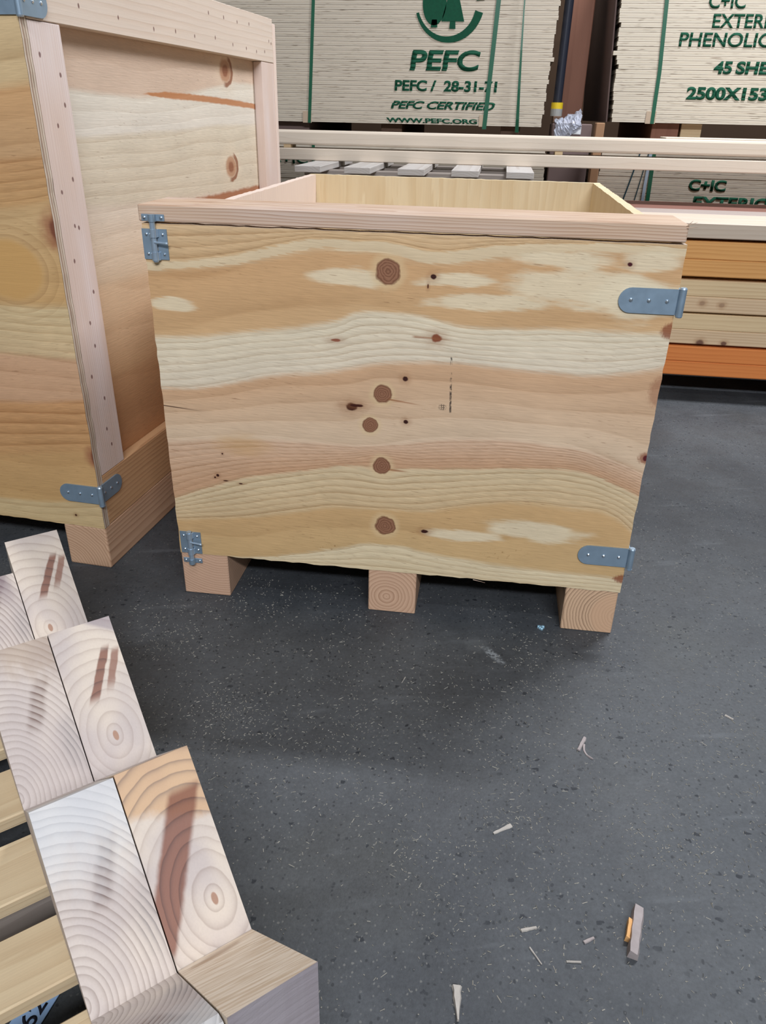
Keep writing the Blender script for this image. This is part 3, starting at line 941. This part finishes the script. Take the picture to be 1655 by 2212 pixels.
def lettering(name, body, x0, x1, z0, z1, y, parent, mat, offset=0.0, shear=0.0, thick=0.0006, fn=None, slip=0.0, period=0.0173, zbase=0.0):
    bm = text_mesh(body, offset, shear)
    xs = [v.co.x for v in bm.verts]
    ys = [v.co.y for v in bm.verts]
    ax, bx, ay, by = min(xs), max(xs), min(ys), max(ys)
    for v in bm.verts:
        v.co = Vector((x0 + (v.co.x - ax) / (bx - ax) * (x1 - x0), y, z0 + (v.co.y - ay) / (by - ay) * (z1 - z0)))
    if slip:      # letters sprayed over sheets that have shifted a little since
        k0, k1 = math.ceil((z0 - zbase) / period), math.floor((z1 - zbase) / period)
        for k in range(k0, k1 + 1):
            zz = zbase + k * period
            r = bmesh.ops.bisect_plane(bm, geom=bm.verts[:] + bm.edges[:] + bm.faces[:], plane_co=(0, 0, zz), plane_no=(0, 0, 1))
            ed = [g for g in r['geom_cut'] if isinstance(g, bmesh.types.BMEdge)]
            bmesh.ops.split_edges(bm, edges=ed)
        for f in bm.faces:
            pass
        rr = {}
        done = set()
        for f in bm.faces:
            zc = f.calc_center_median().z
            k = math.floor((zc - zbase) / period)
            d = random.Random(k * 13 + 5).uniform(-slip, slip)
            for v in f.verts:
                if v not in done:
                    v.co.x += d
                    done.add(v)
    r = bmesh.ops.extrude_face_region(bm, geom=bm.faces[:])
    bmesh.ops.translate(bm, verts=[g for g in r['geom'] if isinstance(g, bmesh.types.BMVert)], vec=(0, -thick, 0))
    if fn:
        for v in bm.verts:
            v.co = fn(v.co)
    return obj(name, bm, mat, parent)


# ------------------------------------------------------------------ plywood bundles at the back
YB = 2.6
PER = 0.0173
SH_MESH = {}


def bundle(label, x0, z0, nsheets, mat, lean=0.0, dx=2.5, dy=1.25):
    b = thing('plywood_bundle', label, 'plywood bundle', (x0, YB, z0), 0, 'strapped plywood bundles at the back')
    if mat.name not in SH_MESH:
        bm = bmesh.new()
        box(bm, 0, dx, 0, dy, 0.0002, PER - 0.0004)
        me_o = obj('plywood_sheet', bm, mat, b)
        SH_MESH[mat.name] = me_o.data
        first = me_o
    else:
        first = bpy.data.objects.new('plywood_sheet', SH_MESH[mat.name])
        COL.objects.link(first)
        first.parent = b
    for k in range(nsheets):
        o = first if k == 0 else first.copy()
        if k:
            COL.objects.link(o)
        o.location = (random.uniform(-0.004, 0.004) + lean * k * PER + (random.choice((0, 0, 0, -0.012, 0.01)) if k % 3 == 0 else 0), random.uniform(-0.0007, 0.0007), k * PER)
    return b


def strap(parent, pts, wid, mat=None, y=-0.003, wid2=None, bulge=0.0):
    """flat strap down the face through (x,z) points"""
    bm = bmesh.new()
    A = []
    n = len(pts)
    for i, (x, z) in enumerate(pts):
        ww = wid if wid2 is None else wid + (wid2 - wid) * i / (n - 1)
        yy = y - bulge * sin(pi * i / (n - 1))
        A.append([bm.verts.new((x - ww / 2, yy, z)), bm.verts.new((x + ww / 2, yy, z)), bm.verts.new((x + ww / 2, yy - 0.0012, z)), bm.verts.new((x - ww / 2, yy - 0.0012, z))])
    for i in range(n - 1):
        for k in range(4):
            l = (k + 1) % 4
            bm.faces.new((A[i][k], A[i][l], A[i + 1][l], A[i + 1][k]))
    bm.faces.new(A[0]); bm.faces.new(A[-1][::-1])
    return obj('strap', bm, mat or MAT_STRAP, parent)


ZU = 0.938
ul = bundle('upper left strapped plywood bundle with a green tree emblem and four-letter stencil', -1.70, ZU, 46, MAT_STACK, lean=0.055)
ox = 1.70


def L2(x): return x + ox


strap(ul, [(L2(-0.252), 0.80), (L2(-0.257), 0.48), (L2(-0.287), 0.0), (L2(-0.2875), -0.004)], 0.0145)
strap(ul, [(L2(0.572), 0.80), (L2(0.563), 0.487), (L2(0.540), 0.0), (L2(0.539), -0.014)], 0.019)
strap(ul, [(L2(0.672), 0.80), (L2(0.674), 0.45), (L2(0.678), 0.30), (L2(0.683), 0.15), (L2(0.688), 0.03), (L2(0.690), -0.024)], 0.003, wid2=0.017, y=-0.012, bulge=0.02)
for (x, w_) in ((-0.2975, 0.042), (0.525, 0.024)):
    boxobj('edge_protector', (L2(x) - w_ / 2, L2(x) + w_ / 2, -0.0028, -0.0016, -0.004, 0.044), MAT_PROT, ul, bev=0.0004)
KW = dict(slip=0.0022, zbase=0.0)
lettering('stencil_print', 'PEFC', L2(0.183), L2(0.502), 1.155 - ZU, 1.237 - ZU, -0.0016, ul, MAT_INK, offset=0.032, shear=0.14, **KW)
lettering('stencil_print', 'PEFC /  28-31-71', L2(0.118), L2(0.584), 1.073 - ZU, 1.118 - ZU, -0.0016, ul, MAT_INK, offset=0.035, **KW)
lettering('stencil_print', 'PEFC CERTIFIED', L2(0.102), L2(0.582), 1.001 - ZU, 1.034 - ZU, -0.0016, ul, MAT_INK, offset=0.035, shear=0.25, **KW)
lettering('stencil_print', 'WWW.PEFC.ORG', L2(0.082), L2(0.505), 0.006, 0.026, -0.0016, ul, MAT_INK, offset=0.04, **KW)
# tree emblem: ring of two arrows around a round and a pointed tree
EC, ER = Vector((L2(0.352), 1.417 - ZU)), 0.152
bm = bmesh.new()


def emb(pts):
    prism(bm, pts, lambda a, b, d: (a, d, b), -0.0016, -0.0022)


def ring(a0, a1, r0, r1s, r1e, n=26):
    o_, i_ = [], []
    for k in range(n + 1):
        a = radians(a0 + (a1 - a0) * k / n)
        rr = r1s + (r1e - r1s) * k / n
        o_.append((EC.x + r0 * cos(a), EC.y + r0 * sin(a)))
        i_.append((EC.x + rr * cos(a), EC.y + rr * sin(a)))
    emb(o_ + i_[::-1])


ring(196, 345, ER, ER - 0.012, ER - 0.036)
ring(3, 172, ER, ER - 0.036, ER - 0.012)
crown = []
for k in range(28):
    a = 2 * pi * k / 28
    crown.append((L2(0.285) + 0.052 * cos(a), 1.415 - ZU + 0.085 * sin(a)))
emb(crown)
emb([(L2(0.272), 1.322 - ZU), (L2(0.302), 1.322 - ZU), (L2(0.298), 1.352 - ZU), (L2(0.276), 1.352 - ZU)])
emb([(L2(0.318), 1.345 - ZU), (L2(0.419), 1.345 - ZU), (L2(0.366), 1.52 - ZU)])
emb([(L2(0.355), 1.317 - ZU), (L2(0.382), 1.317 - ZU), (L2(0.380), 1.346 - ZU), (L2(0.356), 1.346 - ZU)])
obj('emblem_print', bm, MAT_INK, ul)

ll = bundle('lower left plywood bundle, only its edge showing between the pallet slats and crates', -1.668, 0.0, 50, MAT_STACK, lean=0.0)
lettering('stencil_print', 'C+IC', 1.668 - 0.49, 1.668 - 0.30, 0.755, 0.80, -0.0016, ll, MAT_INK, offset=0.018)
strap(ll, [(1.668 - 0.27, 0.866), (1.668 - 0.28, 0.0)], 0.0145)

ZR2 = 0.966
ur = bundle('upper right strapped plywood bundle with several lines of green stencil lettering', 1.108, ZR2, 44, MAT_STACK_B, lean=-0.06)
R2 = lambda x: x - 1.108
strap(ur, [(R2(1.266), 0.76), (R2(1.267), 0.462), (R2(1.284), 0.2), (R2(1.287), 0.0), (R2(1.287), -0.004)], 0.016)
bm = bmesh.new()
prism(bm, [(-0.020, 0.0), (-0.020 - 0.06 * 0.76, 0.76), (-0.014 - 0.06 * 0.76, 0.76), (-0.014, 0.0)], lambda a, b, d: (a, d, b), 0.03, 1.24)
obj('side_shade_sheet', bm, MAT_CARD_D, ur)  # dark sheet added so the bundle's unlit left side reads dark
boxobj('edge_protector', (R2(1.256), R2(1.300), -0.0028, -0.0016, -0.004, 0.046), MAT_PROT, ur, bev=0.0004)
KR = dict(slip=0.0008)
lettering('stencil_print', 'C+IC', R2(1.440), R2(1.588), 1.398 - ZR2, 1.452 - ZR2, -0.0016, ur, MAT_INK, offset=0.018, **KR)
lettering('stencil_print', 'EXTERIOR', R2(1.469), R2(1.80), 1.328 - ZR2, 1.380 - ZR2, -0.0016, ur, MAT_INK, offset=0.018, **KR)
lettering('stencil_print', 'PHENOLIC', R2(1.346), R2(1.722), 1.260 - ZR2, 1.313 - ZR2, -0.0016, ur, MAT_INK, offset=0.018, **KR)
lettering('stencil_print', '45', R2(1.509), R2(1.585), 1.159 - ZR2, 1.208 - ZR2, -0.0016, ur, MAT_INK, offset=0.04, **KR)
lettering('stencil_print', 'SHEETS', R2(1.602), R2(1.86), 1.159 - ZR2, 1.208 - ZR2, -0.0016, ur, MAT_INK, offset=0.04, **KR)
lettering('stencil_print', '2500X1530', R2(1.414), R2(1.80), 1.060 - ZR2, 1.110 - ZR2, -0.0016, ur, MAT_INK, offset=0.045, **KR)

lr = bundle('lower right plywood bundle behind the timber stack, stencilled C+IC in green', 1.085, 0.0, 51, MAT_STACK, lean=0.0)
R3 = lambda x: x - 1.085
lettering('stencil_print', 'C+IC', R3(1.497), R3(1.662), 0.690, 0.739, -0.0016, lr, MAT_INK, offset=0.04)
lettering('stencil_print', 'EXTERIOR', R3(1.530), R3(1.93), 0.615, 0.668, -0.0016, lr, MAT_INK, offset=0.035)
strap(lr, [(R3(1.318), 0.88), (R3(1.323), 0.66), (R3(1.334), 0.0)], 0.017)
strap(lr, [(R3(1.305), 0.88), (R3(1.30), 0.70), (R3(1.30), 0.60)], 0.013, mat=MAT_ZINC_B, y=-0.006)
strap(lr, [(R3(1.265), 0.88), (R3(1.225), 0.70), (R3(1.19), 0.55)], 0.006, mat=MAT_STRAP_D)
strap(lr, [(R3(1.300), 0.88), (R3(1.273), 0.70), (R3(1.25), 0.55)], 0.004, mat=MAT_STRAP_D)
strap(lr, [(R3(1.858), 0.88), (R3(1.856), 0.66), (R3(1.85), 0.0)], 0.017)

# bearers between lower and upper bundles
zl, zr_ = 50 * PER, 51 * PER
for (x, wd, mt, lb) in ((-0.42, 0.24, MAT_CARD_D, 'grey bearer under the upper left plywood bundle beside the tall crate'),
                        (0.10, 0.10, WOOD_DARK, 'dark bearer under the middle of the upper left plywood bundle'),
                        (0.66, 0.09, WOOD_DARK, 'dark bearer under the right end of the upper left plywood bundle'),
                        (-1.30, 0.10, WOOD_DARK, 'dark bearer under the upper left bundle, out of sight behind the tall crate')):
    tag(boxobj('bearer', (-wd / 2, wd / 2, 0, 1.15, 0, ZU - zl - 0.0002), mt, bev=0.002, loc=(x, YB + 0.05, zl + 0.0001)), lb, 'bearer', 'bearers under the upper plywood bundles')
for (x, wd, mt, lb) in ((1.36, 0.12, WOOD_POSTRED, 'red-brown bearer under the strap of the upper right plywood bundle'),
                        (1.475, 0.09, WOOD_TAN, 'tan bearer beside the red-brown one under the upper right plywood bundle'),
                        (2.3, 0.10, WOOD_DARK, 'dark bearer under the middle of the upper right plywood bundle'),
                        (3.3, 0.10, WOOD_DARK, 'dark bearer under the far end of the upper right plywood bundle')):
    tag(boxobj('bearer', (-wd / 2, wd / 2, 0, 1.15, 0, ZR2 - zr_ - 0.0002), mt, bev=0.002, loc=(x, YB + 0.06, zr_ + 0.0001)), lb, 'bearer', 'bearers under the upper plywood bundles')

# ------------------------------------------------------------------ the gap between the bundles
tag(boxobj('timber_post', (0.897, 1.0, 2.92, 3.02, 0, 2.6), WOOD_POSTRED, bev=0.003), 'red-brown upright timber post in the gap between the plywood bundles', 'post')
pole = thing('support_pole', 'dark navy pole with a yellow collar beside the red-brown post', 'pole', (0.868, 2.745, 0.985))
bm = bmesh.new(); cyl(bm, (0, 0, 0.055), (0.012, 0.0, 1.2), 0.020, n=20); obj('pole_tube', bm, MAT_NAVY, pole)
bm = bmesh.new(); cyl(bm, (0, 0, 0.030), (0, 0, 0.056), 0.027, n=20); obj('yellow_collar', bm, MAT_YEL, pole)
bm = bmesh.new(); cyl(bm, (0, 0, 0.0), (0, 0, 0.030), 0.027, n=20); obj('grey_foot', bm, MAT_GREYP, pole)
tag(boxobj('wood_block', (0.853, 0.893, 2.70, 2.79, 0.9552, 0.9848), WOOD_DARK, bev=0.003), 'dark wood block under the yellow-collared pole', 'block')
car = thing('carton', 'grey-brown carton with a white label between the plywood bundles', 'carton', (0, 0, 0))
boxobj('carton_body', (0.852, 1.03, 2.63, 2.885, 0, 0.955), MAT_CARD_D, car, bev=0.004)
boxobj('carton_label', (0.937, 0.982, 2.6277, 2.6292, 0.912, 0.942), MAT_LABEL, car, bev=0)
# crumpled clear film
bm = bmesh.new()
rr = random.Random(3)
NU, NV = 22, 18
hmap = [[rr.random() for _ in range(NV // 2 + 2)] for _ in range(NU // 2 + 2)]
G = []
for i in range(NU + 1):
    u = i / NU
    row = []
    for j in range(NV + 1):
        v = j / NV
        hh = hmap[(i + 1) // 2][(j + 1) // 2] * (0.55 if (i + j) % 2 else 1.0)
        x = 0.862 + 0.118 * u + 0.010 * (rr.random() - 0.5)
        if v < 0.6:                  # heaped on top of the carton
            q = v / 0.6
            z = 0.9575 + hh * 0.022 + 0.050 * max(0.0, u - 0.15) * (1 - q) * (1.1 - abs(u - 0.75)) * 1.1
            y = 2.700 - q * 0.078
        else:                        # hanging down in front
            q = (v - 0.6) / 0.4
            z = 0.9575 - q * (0.075 - 0.055 * max(0.0, (u - 0.35) / 0.65)) + hh * 0.004
            y = 2.6215 - hh * 0.014
        row.append(bm.verts.new((x - 0.92, y - 2.66, z - 0.955)))
    G.append(row)
for i in range(NU):
    for j in range(NV):
        q = (G[i][j], G[i + 1][j], G[i + 1][j + 1], G[i][j + 1])
        bm.faces.new(q[:3]); bm.faces.new((q[0], q[2], q[3]))
f_ = obj('plastic_film', bm, MAT_FILM, None, (0.92, 2.66, 0.955))
sol = f_.modifiers.new('thickness', 'SOLIDIFY')
sol.thickness = 0.0004
tag(f_, 'crumpled clear plastic film lying on the carton between the plywood bundles', 'plastic film')
tag(boxobj('carton', (1.036, 1.074, 2.52, 2.59, 0, 0.962), MAT_CARD, bev=0.003), 'tall narrow brown carton against the right plywood bundles', 'carton')

# ------------------------------------------------------------------ pallet stack behind the open crate, beams across it
PH = 0.158
px0, py0 = -0.18, 1.85
xs = [(-0.18, -0.0735), (0.02, 0.1255), (0.233, 0.338), (0.443, 0.548), (0.654, 0.760)]
ORD = ['topmost', 'second', 'third', 'fourth', 'bottom']
proto = None
for k in range(5):
    lb = ('topmost pallet of the stack behind the open crate, five slat ends facing forward' if k == 0 else
          '%s pallet %sof the stack hidden behind the open crate' % (ORD[k], 'from the top ' if k < 4 else ''))
    if proto is None:
        proto = thing('pallet', lb, 'pallet', (0, 0, 0.79 - PH), 0, 'pallets stacked behind the open crate')
        p = proto
        for i, (a, b) in enumerate(xs):
            boxobj('slat', (-0.0525, 0.0525, 0, 0.72, 0, 0.023), WOOD_GREYY, p, bev=0.0012, loc=((a + b) / 2, py0, PH - 0.0235))
        for y in (2.02, 2.27, 2.49):
            boxobj('cross_board', (-0.18, 0.765, 0, 0.08, 0, 0.021), WOOD_GREY, p, bev=0.001, loc=(0, y, PH - 0.045))
        for x in (-0.14, 0.29, 0.72):
            for y in (2.02, 2.27, 2.49):
                boxobj('block', (-0.04, 0.04, 0, 0.08, 0, PH - 0.068), WOOD_GREY, p, bev=0.002, loc=(x, y, 0.0225))
            boxobj('bottom_board', (-0.045, 0.045, 0, 0.70, 0, 0.022), WOOD_GREY, p, bev=0.001, loc=(x, py0 + 0.01, 0.0003))
    else:
        p = copy_tree(proto)
        p.location = (0, 0, 0.79 - PH * (k + 1))
        p['label'] = lb

tag(boxobj('beam', (-2.0, 2.6, 2.228, 2.335, 0.7905, 0.8385), WOOD_BEIGE, bev=0.003), 'lower of the two long beams lying across the slatted pallets', 'beam', 'long beams across the pallets')
tag(boxobj('beam', (-2.0, 2.6, 2.226, 2.345, 0.8515, 0.9085), WOOD_BEIGE, bev=0.009, seg=2), 'upper of the two long beams lying across the slatted pallets', 'beam', 'long beams across the pallets')
tag(boxobj('plank', (1.315, 2.6, 2.36, 2.50, 0.890, 0.9135), WOOD_BEIGE, bev=0.002), 'thin plank behind the upper long beam at the right', 'plank')
for x, lb in ((-0.305, 'small spacer block between the long beams beside the tall crate'), (0.868, 'small spacer block between the long beams right of the pallet slats'),
              (2.3, 'small spacer block between the long beams beyond the right edge')):
    tag(boxobj('spacer_block', (x - 0.016, x + 0.016, 2.233, 2.33, 0.8388, 0.8512), WOOD_TAN, bev=0.001), lb, 'spacer', 'spacers between the long beams')
tag(boxobj('support_block', (2.2, 2.4, 2.23, 2.50, 0.6565, 0.7902), WOOD_DARK, bev=0.002), 'dark block carrying the long beams on the timber stack, past the right edge', 'block')
tag(boxobj('support_block', (2.42, 2.56, 2.36, 2.50, 0.6565, 0.8897), WOOD_DARK, bev=0.002), 'dark block carrying the thin plank on the timber stack, past the right edge', 'block')

# ------------------------------------------------------------------ timber stack at the right
layers = [(0.101, 0.1545, WOOD_RED, 'bottom red-orange timber'), (0.1552, 0.2135, WOOD_RED, 'red-orange timber second from the bottom'),
          (0.2230, 0.2770, WOOD_TANK, 'tan timber with two dark knots, third from the bottom'), (0.2776, 0.3355, WOOD_TAN, 'tan timber fourth from the bottom'),
          (0.3425, 0.4000, WOOD_TANL, 'tan timber with faint knots, fifth from the bottom'), (0.4006, 0.4580, WOOD_TAN, 'tan timber sixth from the bottom'),
          (0.4710, 0.5310, WOOD_ORANGE, 'lower of the two yellow-orange timbers under the top gap'), (0.5316, 0.5935, WOOD_ORANGE, 'upper of the two yellow-orange timbers under the top gap'),
          (0.6040, 0.6560, WOOD_PALE, 'top front pale timber')]
SX0, SX1 = 1.03, 3.1
for i, (z0, z1, mt, lb) in enumerate(layers):
    j = random.uniform(-0.002, 0.002)
    tag(boxobj('timber', (0, SX1 - SX0, 0, 0.147, 0, z1 - z0), mt, bev=0.003, loc=(SX0, 1.63 + j, z0)), lb + ', right of the open crate', 'timber', 'timbers in the stack at the right')
    if i < 8:
        tag(boxobj('timber', (0, SX1 - SX0, 0, 0.147, 0, z1 - z0), mt, bev=0.003, loc=(SX0, 2.26, z0)), 'rear timber, %s from the floor, in the stack at the right' % ('first', 'second', 'third', 'fourth', 'fifth', 'sixth', 'seventh', 'eighth')[i], 'timber', 'rear timbers of the stack at the right')
for k, (y0, mt, lb) in enumerate(((1.786, WOOD_PALE, 'white top timber second from the front'), (1.942, WOOD_DUSK, 'greyish top timber in the middle'),
                                  (2.098, WOOD_PINK, 'pinkish top timber fourth from the front'), (2.26, WOOD_PINK, 'dusky top timber at the back'))):
    tag(boxobj('timber', (0, SX1 - SX0, 0, 0.147, 0, 0.052), mt, bev=0.003, loc=(SX0, y0, 0.604 + random.uniform(-0.0, 0.001))), lb + ' of the stack under the long beams', 'timber', 'top timbers of the stack at the right')
for zi, (z0, z1) in enumerate(((0.2137, 0.2228), (0.3357, 0.3423), (0.4582, 0.4708), (0.5937, 0.6038))):
    for xi, x in enumerate((1.10, 2.0, 2.95)):
        tag(boxobj('sticker', (x - 0.02, x + 0.02, 1.66, 2.40, z0, z1), WOOD_DARK, bev=0.0005),
            '%s sticker in the %s gap of the timber stack' % (('left', 'middle', 'right')[xi], ('lowest', 'second', 'third', 'top')[zi]), 'sticker', 'stickers in the timber stack')
for xi, x in enumerate((1.10, 2.0, 2.95)):
    tag(boxobj('bearer', (x - 0.05, x + 0.05, 1.70, 2.38, 0, 0.1005), WOOD_DARK, bev=0.002), '%s bearer under the timber stack on the floor' % ('left', 'middle', 'right')[xi], 'bearer', 'bearers under the timber stack')

# ------------------------------------------------------------------ small things on the floor
def sliver(name, label, cat, p0, p1, w0, w1, th, mat, bend=0.0, z=0.0005, n=6, group=None):
    p0, p1 = Vector((p0[0], p0[1], 0)), Vector((p1[0], p1[1], 0))
    d = p1 - p0
    sdir = Vector((-d.y, d.x, 0)).normalized()
    rr = random.Random(int((p0.x + p1.y + w0) * 1e5))
    bm = bmesh.new()
    R = []
    for i in range(n + 1):
        t = i / n
        c = p0 + d * t + sdir * (bend * sin(pi * t))
        ww = (w0 + (w1 - w0) * t) * rr.uniform(0.8, 1.15) / 2
        hh = th * rr.uniform(0.8, 1.1)
        lift = z + bend * 0.3 * sin(pi * t)
        R.append([bm.verts.new(c - sdir * ww + Vector((0, 0, lift))), bm.verts.new(c + sdir * ww + Vector((0, 0, lift))),
                  bm.verts.new(c + sdir * ww * 0.7 + Vector((0, 0, lift + hh * 0.75))), bm.verts.new(c - sdir * ww * 0.7 + Vector((0, 0, lift + hh)))])
    for i in range(n):
        for k in range(4):
            l = (k + 1) % 4
            bm.faces.new((R[i][k], R[i][l], R[i + 1][l], R[i + 1][k]))
    bm.faces.new(R[0][::-1]); bm.faces.new(R[-1])
    o = obj(name, bm, mat)
    return tag(o, label, cat, group) if label else o


MAT_SPL = plain('weathered_splinter', rgb(160, 150, 148), 0.8, var=0.25, scale=70)
MAT_SPLO = plain('fresh_split_wood', rgb(222, 170, 112), 0.7, var=0.15, scale=70)
MAT_PALEC = plain('pale_chip', rgb(172, 166, 158), 0.8, var=0.15, scale=70)
sp = thing('wood_splinter', 'thick grey wood splinter with a fresh orange split, bottom right of the floor', 'wood splinter', (0.895, -0.69, 0))


def local_sliver(parent, name, p0, p1, w0, w1, th, mat, z=0.0003, label=None):
    o = sliver(name, None, '', (p0[0] - parent.location.x, p0[1] - parent.location.y), (p1[0] - parent.location.x, p1[1] - parent.location.y), w0, w1, th, mat, z=z)
    o.parent = parent
    if label:
        o['label'] = label
    return o


local_sliver(sp, 'grey_face', (0.907, -0.655), (0.889, -0.726), 0.019, 0.013, 0.014, MAT_SPL)
local_sliver(sp, 'split_face', (0.8935, -0.673), (0.8855, -0.703), 0.008, 0.007, 0.011, MAT_SPLO, label='fresh orange split side')
sliver('wood_chip', 'pale pointed wood chip at the bottom edge of the floor', 'wood chip', (0.663, -0.797), (0.667, -0.839), 0.013, 0.003, 0.005, MAT_PALEC)
sliver('wood_chip', 'flat grey wood sliver on the floor right of centre', 'wood chip', (0.864, -0.325), (0.850, -0.358), 0.007, 0.006, 0.003, MAT_SPL)
sliver('wood_chip', 'curled grey wood shaving just below the flat grey sliver', 'wood chip', (0.861, -0.343), (0.873, -0.375), 0.005, 0.003, 0.003, MAT_SPL, bend=-0.006)
sliver('wood_chip', 'ragged pale flake on the floor above the bottom centre', 'wood chip', (0.733, -0.536), (0.706, -0.556), 0.008, 0.004, 0.002, MAT_PALEC)
sliver('wood_chip', 'white torn flake on the floor left of the thick splinter', 'wood chip', (0.745, -0.709), (0.766, -0.701), 0.006, 0.004, 0.002, MAT_PALEC)
sliver('wood_chip', 'thin straw-coloured sliver left of the thick splinter', 'wood chip', (0.756, -0.731), (0.771, -0.752), 0.0025, 0.0015, 0.0015, MAT_PALEC)
sliver('wood_chip', 'short straw-coloured stick just left of the thick splinter', 'wood chip', (0.803, -0.743), (0.822, -0.741), 0.003, 0.0025, 0.002, MAT_PALEC)
sliver('wood_chip', 'small grey flake nearest the thick splinter', 'wood chip', (0.828, -0.713), (0.842, -0.704), 0.006, 0.004, 0.002, MAT_SPL)
sliver('wood_chip', 'pale flake near the right edge of the floor', 'wood chip', (1.128, -0.223), (1.140, -0.233), 0.006, 0.004, 0.002, MAT_PALEC)
sliver('wood_chip', 'slim pale splinter on the floor below the white smear', 'wood chip', (0.530, -0.213), (0.525, -0.232), 0.002, 0.001, 0.0012, MAT_PALEC)
bm = bmesh.new()
for (a, b, c, r) in ((0, 0, 0.003, 0.004), (0.005, 0.003, 0.003, 0.003), (-0.004, 0.003, 0.0025, 0.003), (0.002, -0.004, 0.003, 0.0028)):
    box(bm, a - r, a + r, b - r, b + r, c - 0.0028, c + 0.003, 0.0009)
tag(obj('metal_scrap', bm, plain('pale_blue_scrap', rgb(160, 200, 220), 0.35, metal=0.3, var=0.1), None, (0.799, -0.006, 0.0002)), 'tiny pale blue scrap by the right skid of the open crate', 'scrap')

# paper label under the pallet
lab = thing('paper_label', 'blue-white paper label printed 0621 under the pallet slats', 'paper label', (CX0, CY0, 0), PHI)
e1 = Vector((-0.75, -0.66, 0))           # along the print, away from the tip (local x, local y=-t)
e2 = Vector((-0.66, 0.75, 0))
tip = Vector((-0.187, -0.014, 0.0035))


def lab_pt(a, b, z=0.0):
    return tip + e1 * a + e2 * b + Vector((0, 0, z))


bm = bmesh.new()
vs = [bm.verts.new(lab_pt(a, b, c)) for c in (0, 0.0012) for a, b in ((0, 0), (0.26, 0), (0.26, 0.036), (0, 0.036))]
for f in ((3, 2, 1, 0), (4, 5, 6, 7), (0, 1, 5, 4), (1, 2, 6, 5), (2, 3, 7, 6), (3, 0, 4, 7)):
    bm.faces.new([vs[i] for i in f])
obj('label_sheet', bm, MAT_BLUE, lab)
lettering('label_print', '0621', -0.085, -0.026, 0.006, 0.026, 0.0, lab, MAT_BLACK, offset=0.01, thick=0.0003, fn=lambda c: lab_pt(-c.x, c.z, 0.0016 - c.y))
lettering('label_print', '45', -0.019, -0.010, 0.006, 0.012, 0.0, lab, MAT_BLACK, offset=0.01, thick=0.0003, fn=lambda c: lab_pt(-c.x, c.z, 0.0016 - c.y))

# sawdust and fine shavings scattered over the floor (uncountable)
rr = random.Random(11)
bm = bmesh.new()
HEAPS = [(rr.uniform(-0.1, 1.5), rr.gauss(-0.38, 0.35), rr.uniform(0.03, 0.12)) for _ in range(70)]
for i in range(9500):
    if i % 5 < 3:
        hx, hy, hs = HEAPS[rr.randrange(70)]
        x, y = rr.gauss(hx, hs), rr.gauss(hy, hs)
    else:
        x, y = rr.uniform(-0.1, 1.6), rr.gauss(-0.35, 0.45)
    if not (-0.95 < y < 1.55):
        continue
    if -0.03 < x < 0.97 and 0.0 < y < 1.37:
        if y > 0.09:
            continue
        if x < 0.12 or 0.41 < x < 0.54 or x > 0.83:
            continue
    dxx, dyy = x - CX0, y - CY0
    if dxx * cos(PHI) + dyy * sin(PHI) < 0.015:
        continue
    if x < 0.0 and y > -0.02:
        continue
    l = min(rr.lognormvariate(math.log(0.0026), 0.55), 0.010) / 2
    wd = rr.uniform(0.0002, 0.0007)
    a = rr.uniform(0, pi)
    d = Vector((cos(a), sin(a), 0)) * l
    s_ = Vector((-sin(a), cos(a), 0)) * wd
    c = Vector((x, y, 0.0003))
    h = Vector((0, 0, rr.uniform(0.0004, 0.0012)))
    q = [bm.verts.new(c - d - s_), bm.verts.new(c + d - s_), bm.verts.new(c + d + s_), bm.verts.new(c - d + s_)]
    t = [bm.verts.new(c - d * 0.9 + h), bm.verts.new(c + d * 0.9 + h * rr.uniform(0.5, 1.6))]
    bm.faces.new((q[0], q[1], t[1], t[0])); bm.faces.new((q[2], q[3], t[0], t[1]))
    bm.faces.new((q[1], q[2], t[1])); bm.faces.new((q[3], q[0], t[0])); bm.faces.new(q[::-1])
tag(obj('sawdust', bm, MAT_CHIP), 'fine sawdust and tiny shavings scattered over the grey concrete floor', 'sawdust', kind='stuff')
